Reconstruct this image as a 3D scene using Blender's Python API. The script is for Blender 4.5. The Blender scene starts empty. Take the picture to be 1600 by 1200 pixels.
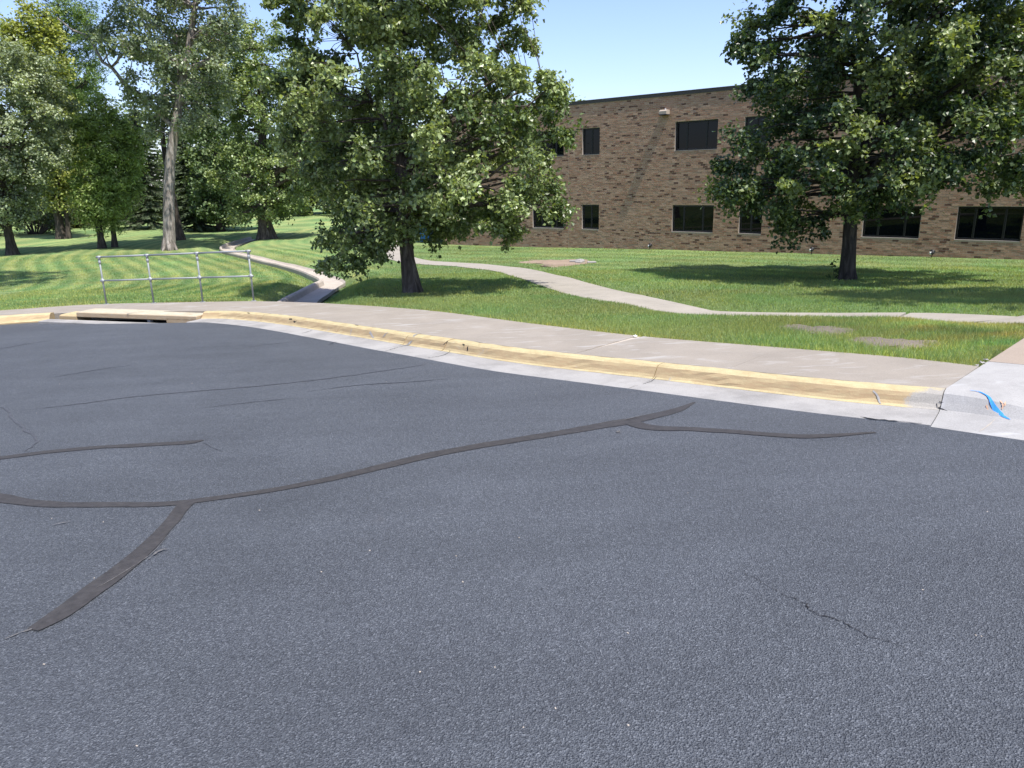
import bpy, math, random
import numpy as np
from mathutils import Vector

SC = bpy.context.scene
COL = SC.collection

# ------------------------------------------------------------------ camera, sky, sun, exposure
F, CAM_H, PITCH, ROLL = 1164.0, 1.5, math.radians(15.2), math.radians(-1.15)
_a = math.pi / 2 - PITCH
_Rx = np.array([[1, 0, 0], [0, math.cos(_a), -math.sin(_a)], [0, math.sin(_a), math.cos(_a)]])
_Rz = np.array([[math.cos(ROLL), -math.sin(ROLL), 0], [math.sin(ROLL), math.cos(ROLL), 0], [0, 0, 1]])
CR = _Rx @ _Rz
CPOS = np.array([0, 0, CAM_H])
cam_d = bpy.data.cameras.new('camera')
cam = bpy.data.objects.new('camera', cam_d)
COL.objects.link(cam)
cam_d.sensor_width = 36.0
cam_d.lens = 36.0 * F / 1600.0
cam_d.clip_start, cam_d.clip_end = 0.05, 2000
cam.location = CPOS
from mathutils import Matrix
cam.rotation_euler = Matrix(CR.tolist()).to_euler()
SC.camera = cam

SUN_EL = math.radians(64)
SUN_AZ = np.array([0.662, -0.75]); SUN_AZ = SUN_AZ / np.linalg.norm(SUN_AZ)
SUN_DIR = Vector((SUN_AZ[0] * math.cos(SUN_EL), SUN_AZ[1] * math.cos(SUN_EL), math.sin(SUN_EL)))
world = bpy.data.worlds.new('World'); SC.world = world; world.use_nodes = True
wn = world.node_tree.nodes; wl = world.node_tree.links
bg = wn['Background']
sky = wn.new('ShaderNodeTexSky'); sky.sky_type = 'NISHITA'; sky.sun_disc = False
sky.sun_elevation = SUN_EL; sky.sun_rotation = math.atan2(SUN_AZ[0], SUN_AZ[1])
sky.altitude = 300; sky.air_density = 1.0; sky.dust_density = 1.2; sky.ozone_density = 3.0
wb = wn.new('ShaderNodeMix'); wb.data_type = 'RGBA'; wb.blend_type = 'MULTIPLY'; wb.inputs[0].default_value = 1.0
wb.inputs[7].default_value = (1.03, .97, 1.10, 1)          # camera white balance of the whole sky
wl.new(sky.outputs[0], wb.inputs[6]); wl.new(wb.outputs[2], bg.inputs[0]); bg.inputs[1].default_value = 0.125
sun_d = bpy.data.lights.new('sun', 'SUN'); sun_d.energy = 4.2; sun_d.angle = math.radians(0.53)
sun_d.color = (1.0, 0.955, 0.88)
sun = bpy.data.objects.new('sun', sun_d); COL.objects.link(sun)
sun.rotation_euler = SUN_DIR.to_track_quat('Z', 'Y').to_euler()
SC.view_settings.view_transform = 'Standard'; SC.view_settings.look = 'None'
SC.view_settings.exposure = 0.9; SC.view_settings.gamma = 1; SC.view_settings.use_curve_mapping = False
SC.render.engine = 'CYCLES'
SC.cycles.max_bounces = 6; SC.cycles.transparent_max_bounces = 4
SC.cycles.caustics_reflective = False; SC.cycles.caustics_refractive = False

# ------------------------------------------------------------------ helpers
rng = np.random.default_rng(7)
random.seed(7)

def ray(px, py):
    return CR @ np.array([(px - 800) / F, -(py - 600) / F, -1.0])

def lot_z(x, y):
    return 0.0245 * x - 0.057 * y

def on_lot(px, py, dz=0.0):                     # the point of the sloping lot plane (raised by dz) seen at a photo pixel
    d = ray(px, py)
    t = (dz - CAM_H) / (d[2] - 0.0245 * d[0] + 0.057 * d[1])
    return CPOS + d * t

def at_y(px, py, Y):                            # the point at depth Y
    d = ray(px, py)
    return CPOS + d * (Y / d[1])

def tag(o, label=None, cat=None, group=None, kind=None):
    if label: o['label'] = label
    if cat: o['category'] = cat
    if group: o['group'] = group
    if kind: o['kind'] = kind
    return o

def empty(name, loc, label=None, cat=None, group=None, kind=None):
    o = bpy.data.objects.new(name, None); COL.objects.link(o)
    o.location = tuple(float(v) for v in loc); o.empty_display_size = 0.2
    return tag(o, label, cat, group, kind)

def new_mesh(name, verts, faces, mats, smooth=False, cols=None, midx=None):
    """faces: (n,3)/(n,4) array, or list of lists"""
    me = bpy.data.meshes.new(name)
    verts = np.asarray(verts, dtype=np.float32)
    if isinstance(faces, np.ndarray):
        nv = faces.shape[1]; nf = faces.shape[0]
        me.vertices.add(len(verts)); me.vertices.foreach_set('co', verts.ravel())
        me.loops.add(nf * nv); me.loops.foreach_set('vertex_index', faces.astype(np.int32).ravel())
        me.polygons.add(nf)
        me.polygons.foreach_set('loop_start', np.arange(0, nf * nv, nv, dtype=np.int32))
        try: me.polygons.foreach_set('loop_total', np.full(nf, nv, dtype=np.int32))
        except Exception: pass
        me.update(calc_edges=True)
    else:
        me.from_pydata(verts.tolist(), [], [list(f) for f in faces]); me.update()
    if not isinstance(mats, (list, tuple)): mats = [mats]
    for m in mats: me.materials.append(m)
    if midx is not None: me.polygons.foreach_set('material_index', np.asarray(midx, dtype=np.int32))
    if cols is not None:
        at = me.color_attributes.new('col', 'FLOAT_COLOR', 'POINT')
        c = np.ones((len(verts), 4), dtype=np.float32); c[:, :3] = cols
        at.data.foreach_set('color', c.ravel())
    me.polygons.foreach_set('use_smooth', np.full(len(me.polygons), bool(smooth)))
    return me

def link(name, me, parent=None, loc=None):
    o = bpy.data.objects.new(name, me); COL.objects.link(o)
    if parent is not None: o.parent = parent
    if loc is not None: o.location = tuple(float(v) for v in loc)
    return o

def part(name, verts, faces, mats, parent=None, smooth=False, cols=None, midx=None):
    """verts in world coordinates; made relative to the parent chain"""
    off = np.zeros(3); p = parent
    while p is not None:
        off += np.array(p.location); p = p.parent
    verts = np.asarray(verts, dtype=np.float64) - off
    return link(name, new_mesh(name, verts, faces, mats, smooth, cols, midx), parent)

class MB:                                        # collects simple shapes into one mesh
    def __init__(s): s.v = []; s.f = []
    def add(s, v, f):
        n = len(s.v); s.v += [tuple(map(float, p)) for p in v]; s.f += [[i + n for i in q] for q in f]; return s
    def box(s, c, size, ax=(1, 0), up=(0, 0, 1), bev=0.0):
        ax = np.array([ax[0], ax[1], 0.0]); ax /= np.linalg.norm(ax); ay = np.array([-ax[1], ax[0], 0]); az = np.array(up, float)
        c = np.array(c, float); hx, hy, hz = [q / 2 for q in size]
        if bev <= 0:
            v = [c + ax * hx * i + ay * hy * j + az * hz * k for k in (-1, 1) for j in (-1, 1) for i in (-1, 1)]
            return s.add(v, [[0, 2, 3, 1], [4, 5, 7, 6], [0, 1, 5, 4], [2, 6, 7, 3], [0, 4, 6, 2], [1, 3, 7, 5]])
        b = bev
        def ring(z, e): return [c + ax * i * (hx - e) + ay * j * (hy - e) + az * z for i, j in ((-1, -1), (1, -1), (1, 1), (-1, 1))]
        v = ring(-hz, b) + ring(-hz + b, 0) + ring(hz - b, 0) + ring(hz, b)
        f = [[3, 2, 1, 0], [12, 13, 14, 15]]
        for r in range(3):
            for k in range(4):
                f.append([r * 4 + k, r * 4 + (k + 1) % 4, r * 4 + 4 + (k + 1) % 4, r * 4 + 4 + k])
        return s.add(v, f)
    def tube(s, pts, rad, n=8, caps=True):
        pts = np.asarray(pts, float); k = len(pts)
        rad = np.broadcast_to(np.asarray(rad, float), (k,))
        v, f = tube_arrays(pts, rad, n)
        fl = f.tolist()
        if caps: fl += [list(range(n))[::-1], list(range((k - 1) * n, k * n))]
        return s.add(v, fl)
    def build(s, name, mats, parent=None, smooth=False): return part(name, s.v, s.f, mats, parent, smooth)

def tube_arrays(pts, rad, n):
    k = len(pts)
    tan = np.gradient(pts, axis=0); tan /= (np.linalg.norm(tan, axis=1, keepdims=True) + 1e-9)
    ref = np.array([0.0, 0.0, 1.0]) if abs(tan[:, 2]).mean() < 0.8 else np.array([1.0, 0.0, 0.0])
    u = np.cross(tan, ref); u /= (np.linalg.norm(u, axis=1, keepdims=True) + 1e-9)
    w = np.cross(tan, u)
    a = np.arange(n) * 2 * math.pi / n
    v = pts[:, None, :] + rad[:, None, None] * (np.cos(a)[None, :, None] * u[:, None, :] + np.sin(a)[None, :, None] * w[:, None, :])
    i = np.arange(k - 1)[:, None] * n; j = np.arange(n)[None, :]; j2 = (j + 1) % n
    f = np.stack([i + j, i + j2, i + n + j2, i + n + j], axis=-1).reshape(-1, 4)
    return v.reshape(-1, 3), f

def catmull(pts, step=0.12):
    p = np.asarray(pts, float); p = np.vstack([2 * p[0] - p[1], p, 2 * p[-1] - p[-2]])
    out = []
    for i in range(1, len(p) - 2):
        L = np.linalg.norm(p[i + 1] - p[i]); n = max(2, int(L / step))
        t = (np.arange(n) / n)[:, None]
        out.append(0.5 * (2 * p[i] + (p[i + 1] - p[i - 1]) * t + (2 * p[i - 1] - 5 * p[i] + 4 * p[i + 1] - p[i + 2]) * t ** 2 + (3 * p[i] - p[i - 1] - 3 * p[i + 1] + p[i + 2]) * t ** 3))
    out.append(p[-2:-1]); return np.vstack(out)

def resample(pts, step):
    d = np.r_[0, np.cumsum(np.linalg.norm(np.diff(pts, axis=0), axis=1))]
    s = np.linspace(0, d[-1], max(2, int(round(d[-1] / step)) + 1))
    return np.stack([np.interp(s, d, pts[:, k]) for k in range(pts.shape[1])], axis=1)

def seg_dist(P, line):                           # distance of points to a polyline, signed (+ on its right side)
    best = np.full(len(P), 1e9); sgn = np.ones(len(P))
    for a, b in zip(line[:-1], line[1:]):
        ab = b - a; t = np.clip(((P - a) @ ab) / (ab @ ab + 1e-12), 0, 1)
        q = P - (a + t[:, None] * ab); d = np.linalg.norm(q, axis=1)
        m = d < best; best[m] = d[m]
        cr = ab[0] * (P[:, 1] - a[1]) - ab[1] * (P[:, 0] - a[0])
        sgn[m] = np.where(cr[m] <= 0, 1.0, -1.0)
    return best * sgn

def vnoise(x, y, scale, seed):                   # cheap value noise for geometry
    r = np.random.default_rng(seed); T = r.random((64, 64))
    x = x / scale + 1000.3; y = y / scale + 1000.7
    i = np.floor(x).astype(int); j = np.floor(y).astype(int); fx = x - i; fy = y - j
    fx = fx * fx * (3 - 2 * fx); fy = fy * fy * (3 - 2 * fy)
    g = lambda a, b: T[a % 64, b % 64]
    return (g(i, j) * (1 - fx) + g(i + 1, j) * fx) * (1 - fy) + (g(i, j + 1) * (1 - fx) + g(i + 1, j + 1) * fx) * fy

# ------------------------------------------------------------------ materials
class NT:
    def __init__(s, name):
        s.m = bpy.data.materials.new(name); s.m.use_nodes = True
        s.t = s.m.node_tree; s.b = s.t.nodes['Principled BSDF']; s.out = s.t.nodes['Material Output']
        s.pos = s.t.nodes.new('ShaderNodeNewGeometry').outputs['Position']
    def n(s, typ, **kw):
        nd = s.t.nodes.new(typ)
        for k, v in kw.items(): setattr(nd, k, v)
        return nd
    def l(s, a, b): s.t.links.new(a, b)
    def noise(s, scale, detail=4, rough=0.6, vec=None, dist=0.0):
        nd = s.n('ShaderNodeTexNoise'); nd.inputs['Scale'].default_value = scale; nd.inputs['Detail'].default_value = detail
        nd.inputs['Roughness'].default_value = rough; nd.inputs['Distortion'].default_value = dist
        s.l(vec or s.pos, nd.inputs['Vector']); return nd.outputs['Fac']
    def scaled(s, sc):
        nd = s.n('ShaderNodeMapping'); nd.inputs['Scale'].default_value = sc; s.l(s.pos, nd.inputs['Vector']); return nd.outputs[0]
    def ramp(s, fac, stops):
        nd = s.n('ShaderNodeValToRGB'); e = nd.color_ramp.elements
        while len(e) < len(stops): e.new(0.5)
        for k, (p, c) in enumerate(stops):
            e[k].position = p; e[k].color = (c, c, c, 1) if not hasattr(c, '__len__') else (*c, 1)
        s.l(fac, nd.inputs[0]); return nd.outputs[0]
    def mix(s, fac, a, b, mode='MIX'):
        nd = s.n('ShaderNodeMix', data_type='RGBA', blend_type=mode)
        for sock, v in ((nd.inputs[0], fac), (nd.inputs[6], a), (nd.inputs[7], b)):
            if hasattr(v, 'links'): s.l(v, sock)
            elif hasattr(v, '__len__'): sock.default_value = (*v, 1)
            else: sock.default_value = v
        return nd.outputs[2]
    def math(s, op, a, b=0.0):
        nd = s.n('ShaderNodeMath', operation=op)
        for sock, v in ((nd.inputs[0], a), (nd.inputs[1], b)):
            if hasattr(v, 'links'): s.l(v, sock)
            else: sock.default_value = v
        return nd.outputs[0]
    def bump(s, h, strength=0.4, dist=0.01):
        nd = s.n('ShaderNodeBump'); nd.inputs['Strength'].default_value = strength; nd.inputs['Distance'].default_value = dist
        s.l(h, nd.inputs['Height']); s.l(nd.outputs[0], s.b.inputs['Normal'])
    def fin(s, col=None, rough=0.8, spec=0.3, metal=0.0):
        if col is not None:
            if hasattr(col, 'links'): s.l(col, s.b.inputs['Base Color'])
            else: s.b.inputs['Base Color'].default_value = (*col, 1)
        if hasattr(rough, 'links'): s.l(rough, s.b.inputs['Roughness'])
        else: s.b.inputs['Roughness'].default_value = rough
        s.b.inputs['Specular IOR Level'].default_value = spec; s.b.inputs['Metallic'].default_value = metal
        return s.m

def m_asphalt():
    t = NT('asphalt')
    v = t.n('ShaderNodeTexVoronoi'); v.inputs['Scale'].default_value = 180; t.l(t.pos, v.inputs['Vector'])
    sp = t.n('ShaderNodeSeparateColor'); t.l(v.outputs['Color'], sp.inputs[0])
    grain = t.ramp(sp.outputs[0], [(0.0, (.057, .0628, .073)), (.45, (.083, .0915, .105)), (.88, (.118, .130, .147)), (1.0, (.185, .200, .222))])
    fine = t.ramp(t.noise(300, 3, .6), [(.3, .80), (.7, 1.2)])
    c = t.mix(1.0, grain, fine, 'MULTIPLY')
    broad = t.ramp(t.noise(.55, 5, .62, dist=.6), [(.26, .86), (.5, 1.0), (.74, 1.10)])
    c = t.mix(1.0, c, t.ramp(t.noise(.16, 4, .6, dist=.4), [(.3, .86), (.7, 1.12)]), 'MULTIPLY')
    c = t.mix(1.0, c, broad, 'MULTIPLY')
    streak = t.ramp(t.noise(1.0, 3, .6, vec=t.scaled((.5, 2.6, 1))), [(.35, .93), (.65, 1.05)])
    c = t.mix(1.0, c, streak, 'MULTIPLY')
    dust = t.ramp(t.noise(.9, 6, .7, dist=1.2), [(.64, 0.0), (.82, .4)])
    c = t.mix(dust, c, (.115, .112, .115))
    h = t.mix(.55, v.outputs['Distance'], t.noise(112, 4, .62))
    t.bump(h, 1.0, .018)
    return t.fin(c, .66, .30)

def m_concrete(name, col, dark=.72, stain=.5, light=None):
    t = NT(name)
    a = t.ramp(t.noise(1.6, 6, .65), [(.25, dark), (.55, 1.0), (.8, 1.12)])
    b = t.ramp(t.noise(110, 3, .7), [(.25, .80), (.7, 1.14)])
    c = t.mix(1.0, t.mix(1.0, col, a, 'MULTIPLY'), b, 'MULTIPLY')
    st = t.ramp(t.noise(.8, 6, .7, dist=1.0), [(.55, 0.0), (.75, stain)])
    c = t.mix(st, c, tuple(x * .62 for x in col))
    if light:
        lt = t.ramp(t.noise(1.0, 5, .65, vec=t.scaled((1.6, 5.0, 2)), dist=.8), [(.54, 0.0), (.68, .7)])
        c = t.mix(lt, c, light)
    t.bump(t.noise(90, 4, .7), .35, .006)
    return t.fin(c, .85, .25)

def m_kerb_paint(name, paint, conc, wear=.5, bare=None):
    t = NT(name)
    tone = t.ramp(t.noise(5, 5, .7), [(.25, .78), (.6, 1.0), (.8, 1.08)])
    spk = t.ramp(t.noise(120, 3, .7), [(.25, .75), (.65, 1.1)])
    p = t.mix(1.0, t.mix(1.0, paint, tone, 'MULTIPLY'), spk, 'MULTIPLY')
    brown = t.ramp(t.noise(1.0, 6, .72, vec=t.scaled((6, 6, 26)), dist=.5), [(.48, 0.0), (.72, .55)])
    p = t.mix(brown, p, (.30, .19, .085))
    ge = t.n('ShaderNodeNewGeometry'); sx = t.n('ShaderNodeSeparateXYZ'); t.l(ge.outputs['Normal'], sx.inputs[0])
    face_brown = t.math('MULTIPLY', t.ramp(sx.outputs[2], [(.55, 1.0), (.93, 0.0)]), t.ramp(t.noise(1.0, 6, .75, vec=t.scaled((9, 9, 60))), [(.3, .25), (.6, .85)]))
    p = t.mix(face_brown, p, (.35, .24, .135))                       # steep faces browner than the flat top, broken up by noise
    w = t.ramp(t.noise(2.6, 8, .78, dist=.8), [(.60, 0.0), (.66 + .1 * (1 - wear), 1.0)])
    if bare:                                       # the paint has gone around this point
        d = t.n('ShaderNodeVectorMath', operation='DISTANCE'); t.l(t.pos, d.inputs[0]); d.inputs[1].default_value = bare
        q = t.math('ADD', d.outputs['Value'], t.math('MULTIPLY', t.noise(9, 6, .7), .34))
        w = t.math('MAXIMUM', w, t.ramp(q, [(.40, 1.0), (.45, 0.0)]))
    c = t.mix(w, p, t.mix(1.0, conc, spk, 'MULTIPLY'))
    t.bump(t.noise(80, 4, .7), .4, .006)
    return t.fin(c, .75, .3)

def m_plain(name, col, rough=.7, spec=.3, metal=0.0, var=.15, scale=20, bump=0.0):
    t = NT(name)
    a = t.ramp(t.noise(scale, 4, .65), [(.25, 1 - var), (.75, 1 + var)])
    if bump: t.bump(t.noise(scale * 2.5, 4, .7), bump, .01)
    return t.fin(t.mix(1.0, col, a, 'MULTIPLY'), rough, spec, metal)

def m_attr(name, mul=(1, 1, 1), rough=.8, spec=.25, scale=60, var=.2, bump=.3, bdist=.004):
    t = NT(name)
    at = t.n('ShaderNodeAttribute'); at.attribute_name = 'col'
    a = t.ramp(t.noise(scale, 4, .7), [(.25, 1 - var), (.75, 1 + var)])
    c = t.mix(1.0, t.mix(1.0, at.outputs['Color'], mul, 'MULTIPLY'), a, 'MULTIPLY')
    if bump: t.bump(t.noise(scale * 1.5, 4, .7), bump, bdist)
    return t.fin(c, rough, spec)

def m_leaf(name, trans=.35, rough=.42, spec=.5):
    t = NT(name)
    at = t.n('ShaderNodeAttribute'); at.attribute_name = 'col'
    t.fin(at.outputs['Color'], rough, spec)
    tr = t.n('ShaderNodeBsdfTranslucent')
    tc = t.mix(1.0, at.outputs['Color'], (1.6, 1.55, .55), 'MULTIPLY'); t.l(tc, tr.inputs[0])
    mx = t.n('ShaderNodeMixShader'); mx.inputs[0].default_value = trans
    t.l(t.b.outputs[0], mx.inputs[1]); t.l(tr.outputs[0], mx.inputs[2]); t.l(mx.outputs[0], t.out.inputs[0])
    return t.m

def m_bark(name, dark, light, sc=(9, 9, 1.6)):
    t = NT(name)
    n1 = t.noise(1.0, 7, .72, vec=t.scaled(sc), dist=.7)
    c = t.ramp(n1, [(.30, tuple(x * .45 for x in dark)), (.46, dark), (.68, light)])
    c = t.mix(1.0, c, t.ramp(t.noise(2.2, 4, .6), [(.3, .8), (.7, 1.15)]), 'MULTIPLY')
    t.bump(n1, 1.0, .05)
    return t.fin(c, .92, .15)

def m_lawn():
    t = NT('lawn_grass_ground')
    at = t.n('ShaderNodeAttribute'); at.attribute_name = 'col'
    a = t.ramp(t.noise(9, 6, .75), [(.25, .68), (.5, 1.0), (.75, 1.28)])
    b = t.ramp(t.noise(46, 4, .8, vec=t.scaled((1, .6, 1))), [(.28, .55), (.55, 1.0), (.75, 1.5)])
    c = t.mix(1.0, t.mix(1.0, at.outputs['Color'], a, 'MULTIPLY'), b, 'MULTIPLY')
    yel = t.ramp(t.noise(1.7, 6, .75, dist=.8), [(.55, 0.0), (.78, .45)])
    c = t.mix(yel, c, (.125, .135, .045))
    t.bump(t.noise(40, 5, .8), 1.0, .06)
    return t.fin(c, .9, .1)

M = dict(
    asphalt=m_asphalt(),
    sealant=m_plain('crack_sealant', (.043, .040, .039), .6, .3, var=.35, scale=26, bump=.25),
    crack=m_plain('crack_shadow', (.026, .026, .028), .95, .1),
    pale=m_plain('pale_scuff', (.115, .112, .11), .9, .1, var=.5, scale=90),
    faint=m_plain('faint_crack_fill', (.062, .066, .077), .8, .25, var=.3, scale=30),
    walk=m_concrete('sidewalk_concrete', (.268, .238, .200), .86, .22, light=(.37, .355, .335)),
    gutter=m_concrete('gutter_concrete', (.305, .295, .28), .60, .6),
    apron=m_concrete('apron_concrete', (.325, .318, .306), .72, .35, light=(.43, .43, .43)),
    tanwalk=m_concrete('tan_concrete', (.31, .255, .205), .86, .2),
    path=m_concrete('path_concrete', (.305, .278, .236), .85, .2),
    channel=m_concrete('channel_concrete', (.42, .37, .31), .80, .4),
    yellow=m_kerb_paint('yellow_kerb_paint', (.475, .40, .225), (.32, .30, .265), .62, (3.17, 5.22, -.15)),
    pale_yellow=m_kerb_paint('faded_kerb_paint', (.47, .425, .32), (.36, .33, .29), .7),
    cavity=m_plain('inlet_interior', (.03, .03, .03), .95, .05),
    lawn=m_lawn(),
    blade=m_leaf('grass_blade', .42, .5, .35),
    dirt=m_concrete('dry_tan_dirt', (.27, .205, .15), .7, .5),
    soil=m_concrete('bare_soil', (.165, .138, .115), .6, .5),
    brick=m_attr('brick_face', scale=45, var=.22, bump=.4, bdist=.006),
    mortar=m_plain('mortar', (.46, .375, .285), .95, .1, var=.15, scale=40, bump=.3),
    coping=m_plain('coping_metal', (.055, .047, .042), .5, .4, var=.1, scale=4),
    frame=m_plain('window_frame', (.006, .006, .007), .45, .4),
    trim=m_plain('reveal_trim', (.30, .265, .235), .8, .2),
    roof=m_plain('roof_membrane', (.25, .25, .25), .9, .1),
    galv=m_plain('galvanised_pipe', (.25, .27, .275), .55, .35, .2, var=.12, scale=30),
    fitting=m_plain('galvanised_fitting', (.32, .34, .345), .55, .3, .2, var=.15, scale=60),
    white=m_plain('white_plastic', (.75, .75, .73), .6, .3, var=.06),
    black=m_plain('black_plastic', (.02, .02, .02), .5, .4),
    tan=m_plain('tan_lamp_housing', (.34, .29, .24), .6, .3, var=.08),
    blue=m_plain('blue_spray_paint', (.045, .25, .80), .7, .2, var=.12, scale=60),
    rust=m_plain('rust_mark', (.52, .33, .22), .9, .1, var=.3, scale=80),
    bead=m_plain('glazing_bead', (.075, .07, .065), .6, .3),
    bin=m_plain('blue_bin_plastic', (.03, .16, .36), .5, .4),
    stone=m_concrete('pale_stone', (.29, .275, .26), .7, .4),
)
def m_glass():
    t = NT('dark_window_glass')
    t.bump(t.noise(.6, 2, .5), .02, .02)
    return t.fin((.002, .003, .005), .02, .22)
M['glass'] = m_glass()
M['leaf'] = m_leaf('leaf', .30, .38, .55)
M['leaf_far'] = m_leaf('leaf_dull', .30, .5, .4)
M['needle'] = m_leaf('needle', .12, .6, .25)
M['bark_grey'] = m_bark('grey_brown_bark', (.085, .068, .056), (.20, .17, .145))
M['bark_pale'] = m_bark('pale_furrowed_bark', (.20, .172, .15), (.44, .395, .355), (7, 7, 1.4))
M['bark_dark'] = m_bark('dark_bark', (.055, .046, .040), (.13, .108, .09))

# ------------------------------------------------------------------ lines of the lot edge (metres)
B_raw = [(5.2, 3.98), (4.2, 4.77), (3.34, 5.44), (2.65, 5.95), (1.49, 7.01), (.22, 8.16), (-.81, 9.35), (-1.38, 10.0), (-2.5, 11.34), (-3.91, 12.97),
         (-5.07, 14.03), (-5.88, 14.46), (-9.08, 15.38), (-9.7, 15.42), (-10.6, 15.2), (-12, 14.7), (-16, 12.8), (-22, 9), (-30, 3)]
KB = resample(catmull(B_raw), 0.1)               # back of the kerb
A_raw = [(9.0, .2), (5.2, 3.05), (3.37, 4.63), (3.0, 4.95), (2.47, 5.49), (1.7, 6.33), (1.27, 6.78), (.66, 7.42), (0, 8.09), (-1.12, 9.2), (-2.18, 10.42),
         (-3.59, 11.87), (-5.05, 13.05), (-5.75, 13.55), (-8.96, 14.42), (-9.5, 14.98), (-10.6, 14.85), (-12, 14.35), (-16, 12.45), (-22, 8.65), (-30, 2.6)]
AE = resample(catmull(A_raw), 0.15)              # edge of the asphalt
S_raw = [(6.3, 8.85), (5.3, 7.75), (3.99, 6.16), (3.6, 6.72), (3.05, 7.25), (2.55, 7.72), (1.53, 8.72), (.29, 10.32), (-1.45, 12.7), (-3.5, 14.7), (-5.3, 16.0),
         (-6.3, 16.4), (-9.37, 17.24), (-10.37, 17.15), (-11.4, 16.75), (-13, 16.0), (-17, 14.1), (-23, 10.2), (-31, 4)]
SB = resample(catmull(S_raw[2:]), 0.1)           # back of the sidewalk

W_DIR = np.array([.768, -.640]); W_DIR = W_DIR / np.linalg.norm(W_DIR)      # along the brick wall, to the right
W_N = np.array([-.640, -.768]); W_N = W_N / np.linalg.norm(W_N)              # out of the wall
W_P0 = np.array([7.675, 36.0])
def wall_pt(s, z, out=0.0): return np.array([*(W_P0 + W_DIR * s + W_N * out), z])

# ------------------------------------------------------------------ terrain height (thin plate spline through measured points)
def smax_z(x, y):
    p = lot_z(x, y); q = -2.15 + .006 * (y - 45); k = .35
    return k * np.logaddexp(p / k, q / k)
cp = []
for q in SB[::8]: cp.append((q[0], q[1], lot_z(*q) + .125))
for s, z in ((-20, -2.1), (-15, -2.08), (-8, -1.98), (0, -1.80), (8, -1.66), (14, -1.57), (22, -1.5), (30, -1.45)):
    q = wall_pt(s, z); cp.append(tuple(q)); q2 = wall_pt(s, z + .03, 4.0); 
    if s < 16: cp.append(tuple(q2 + np.array([0, 0, .02])))
    cp.append(tuple(wall_pt(s, z, -14)))
T1 = on_lot(645, 457); cp.append((T1[0], T1[1], T1[2]))
T2 = at_y(1323, 438, 20.6); cp.append(tuple(T2))
for x, y in ((-12, 28), (-20, 30), (-8, 30), (-20.8, 46.4), (-30, 45), (-35, 59), (-17, 53), (-6, 40), (-10, 60), (-30, 75), (-50, 60), (-50, 35), (-30, 25), (-45, 90), (-10, 90), (20, 90), (-60, 15), (45, 60), (1.2, 19.8), (-2.3, 27)):
    cp.append((x, y, float(smax_z(x, y))))
cp += [(7.1, 10.2, -.42), (12, 9.5, -.20), (14, 14, -.75), (10, 14, -.82), (5.0, 11.6, -.62), (3.3, 14.2, -.82), (20, 5, .1), (40, 10, -.2), (30, 25, -1.3)]
cp = np.array(cp)
def _U(r2): return np.where(r2 > 1e-9, .5 * r2 * np.log(r2 + 1e-12), 0.0)
_n = len(cp); _K = _U(((cp[:, None, :2] - cp[None, :, :2]) ** 2).sum(-1)) + np.eye(_n) * .6
_P = np.c_[np.ones(_n), cp[:, :2]]
_A = np.block([[_K, _P], [_P.T, np.zeros((3, 3))]])
_w = np.linalg.solve(_A, np.r_[cp[:, 2], 0, 0, 0])
def tps(x, y):
    x = np.atleast_1d(np.asarray(x, float)); y = np.atleast_1d(np.asarray(y, float))
    xc = np.clip(x, -70, 55); yc = np.clip(y, -5, 100)
    out = np.empty(len(x))
    for a in range(0, len(x), 20000):
        r2 = (xc[a:a + 20000, None] - cp[None, :, 0]) ** 2 + (yc[a:a + 20000, None] - cp[None, :, 1]) ** 2
        out[a:a + 20000] = _U(r2) @ _w[:_n] + _w[_n] + _w[_n + 1] * xc[a:a + 20000] + _w[_n + 2] * yc[a:a + 20000]
    return out

def g0(x, y): return float(tps(x, y)[0])
def hit(px, py, dz=0.0, tmax=200):
    d = ray(px, py); t = 4.0
    ts = 4.0 * 1.01 ** np.arange(0, 395); pts = CPOS + d * ts[:, None]
    below = pts[:, 2] < tps(pts[:, 0], pts[:, 1]) + dz
    i = int(np.argmax(below)) if below.any() else len(ts) - 1
    lo, hi = ts[max(i - 1, 0)], ts[i]
    for _ in range(25):
        m = (lo + hi) / 2; p = CPOS + d * m
        if p[2] < g0(p[0], p[1]) + dz: hi = m
        else: lo = m
    return CPOS + d * hi

# path and drainage channel centre lines
path_px = [(621, 398), (650, 409), (720, 414), (795, 422), (868, 440), (945, 462)]
PATH = [(-7.5, 50.0)] + [tuple(hit(*q)[:2]) for q in path_px] + [tuple(hit(*q)[:2]) for q in ((1000, 470), (1060, 478), (1130, 482), (1220, 484), (1320, 484.5), (1440, 486), (1530, 488.5), (1600, 491))] + [(8.6, 9.8), (10.4, 9.0)]
PATH = resample(catmull(PATH), .2); PATH_W = .64
ch_px = [(447, 473), (478, 455), (507, 440), (517, 430), (470, 414), (400, 398), (362, 389), (357, 381), (385, 372), (415, 365)]
CHAN = [tuple(hit(*q)[:2]) for q in ch_px]
CHAN = resample(catmull(CHAN), .25)
CHAN_W = .42

soil_spots = [(872, 410, 1.3, 2.0), (1278, 517, .40, .62), (1395, 537, .40, .46)]
SOIL = []
for px, py, rx, ry in soil_spots:
    q = hit(px, py); SOIL.append((q[0], q[1], rx, ry))

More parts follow.
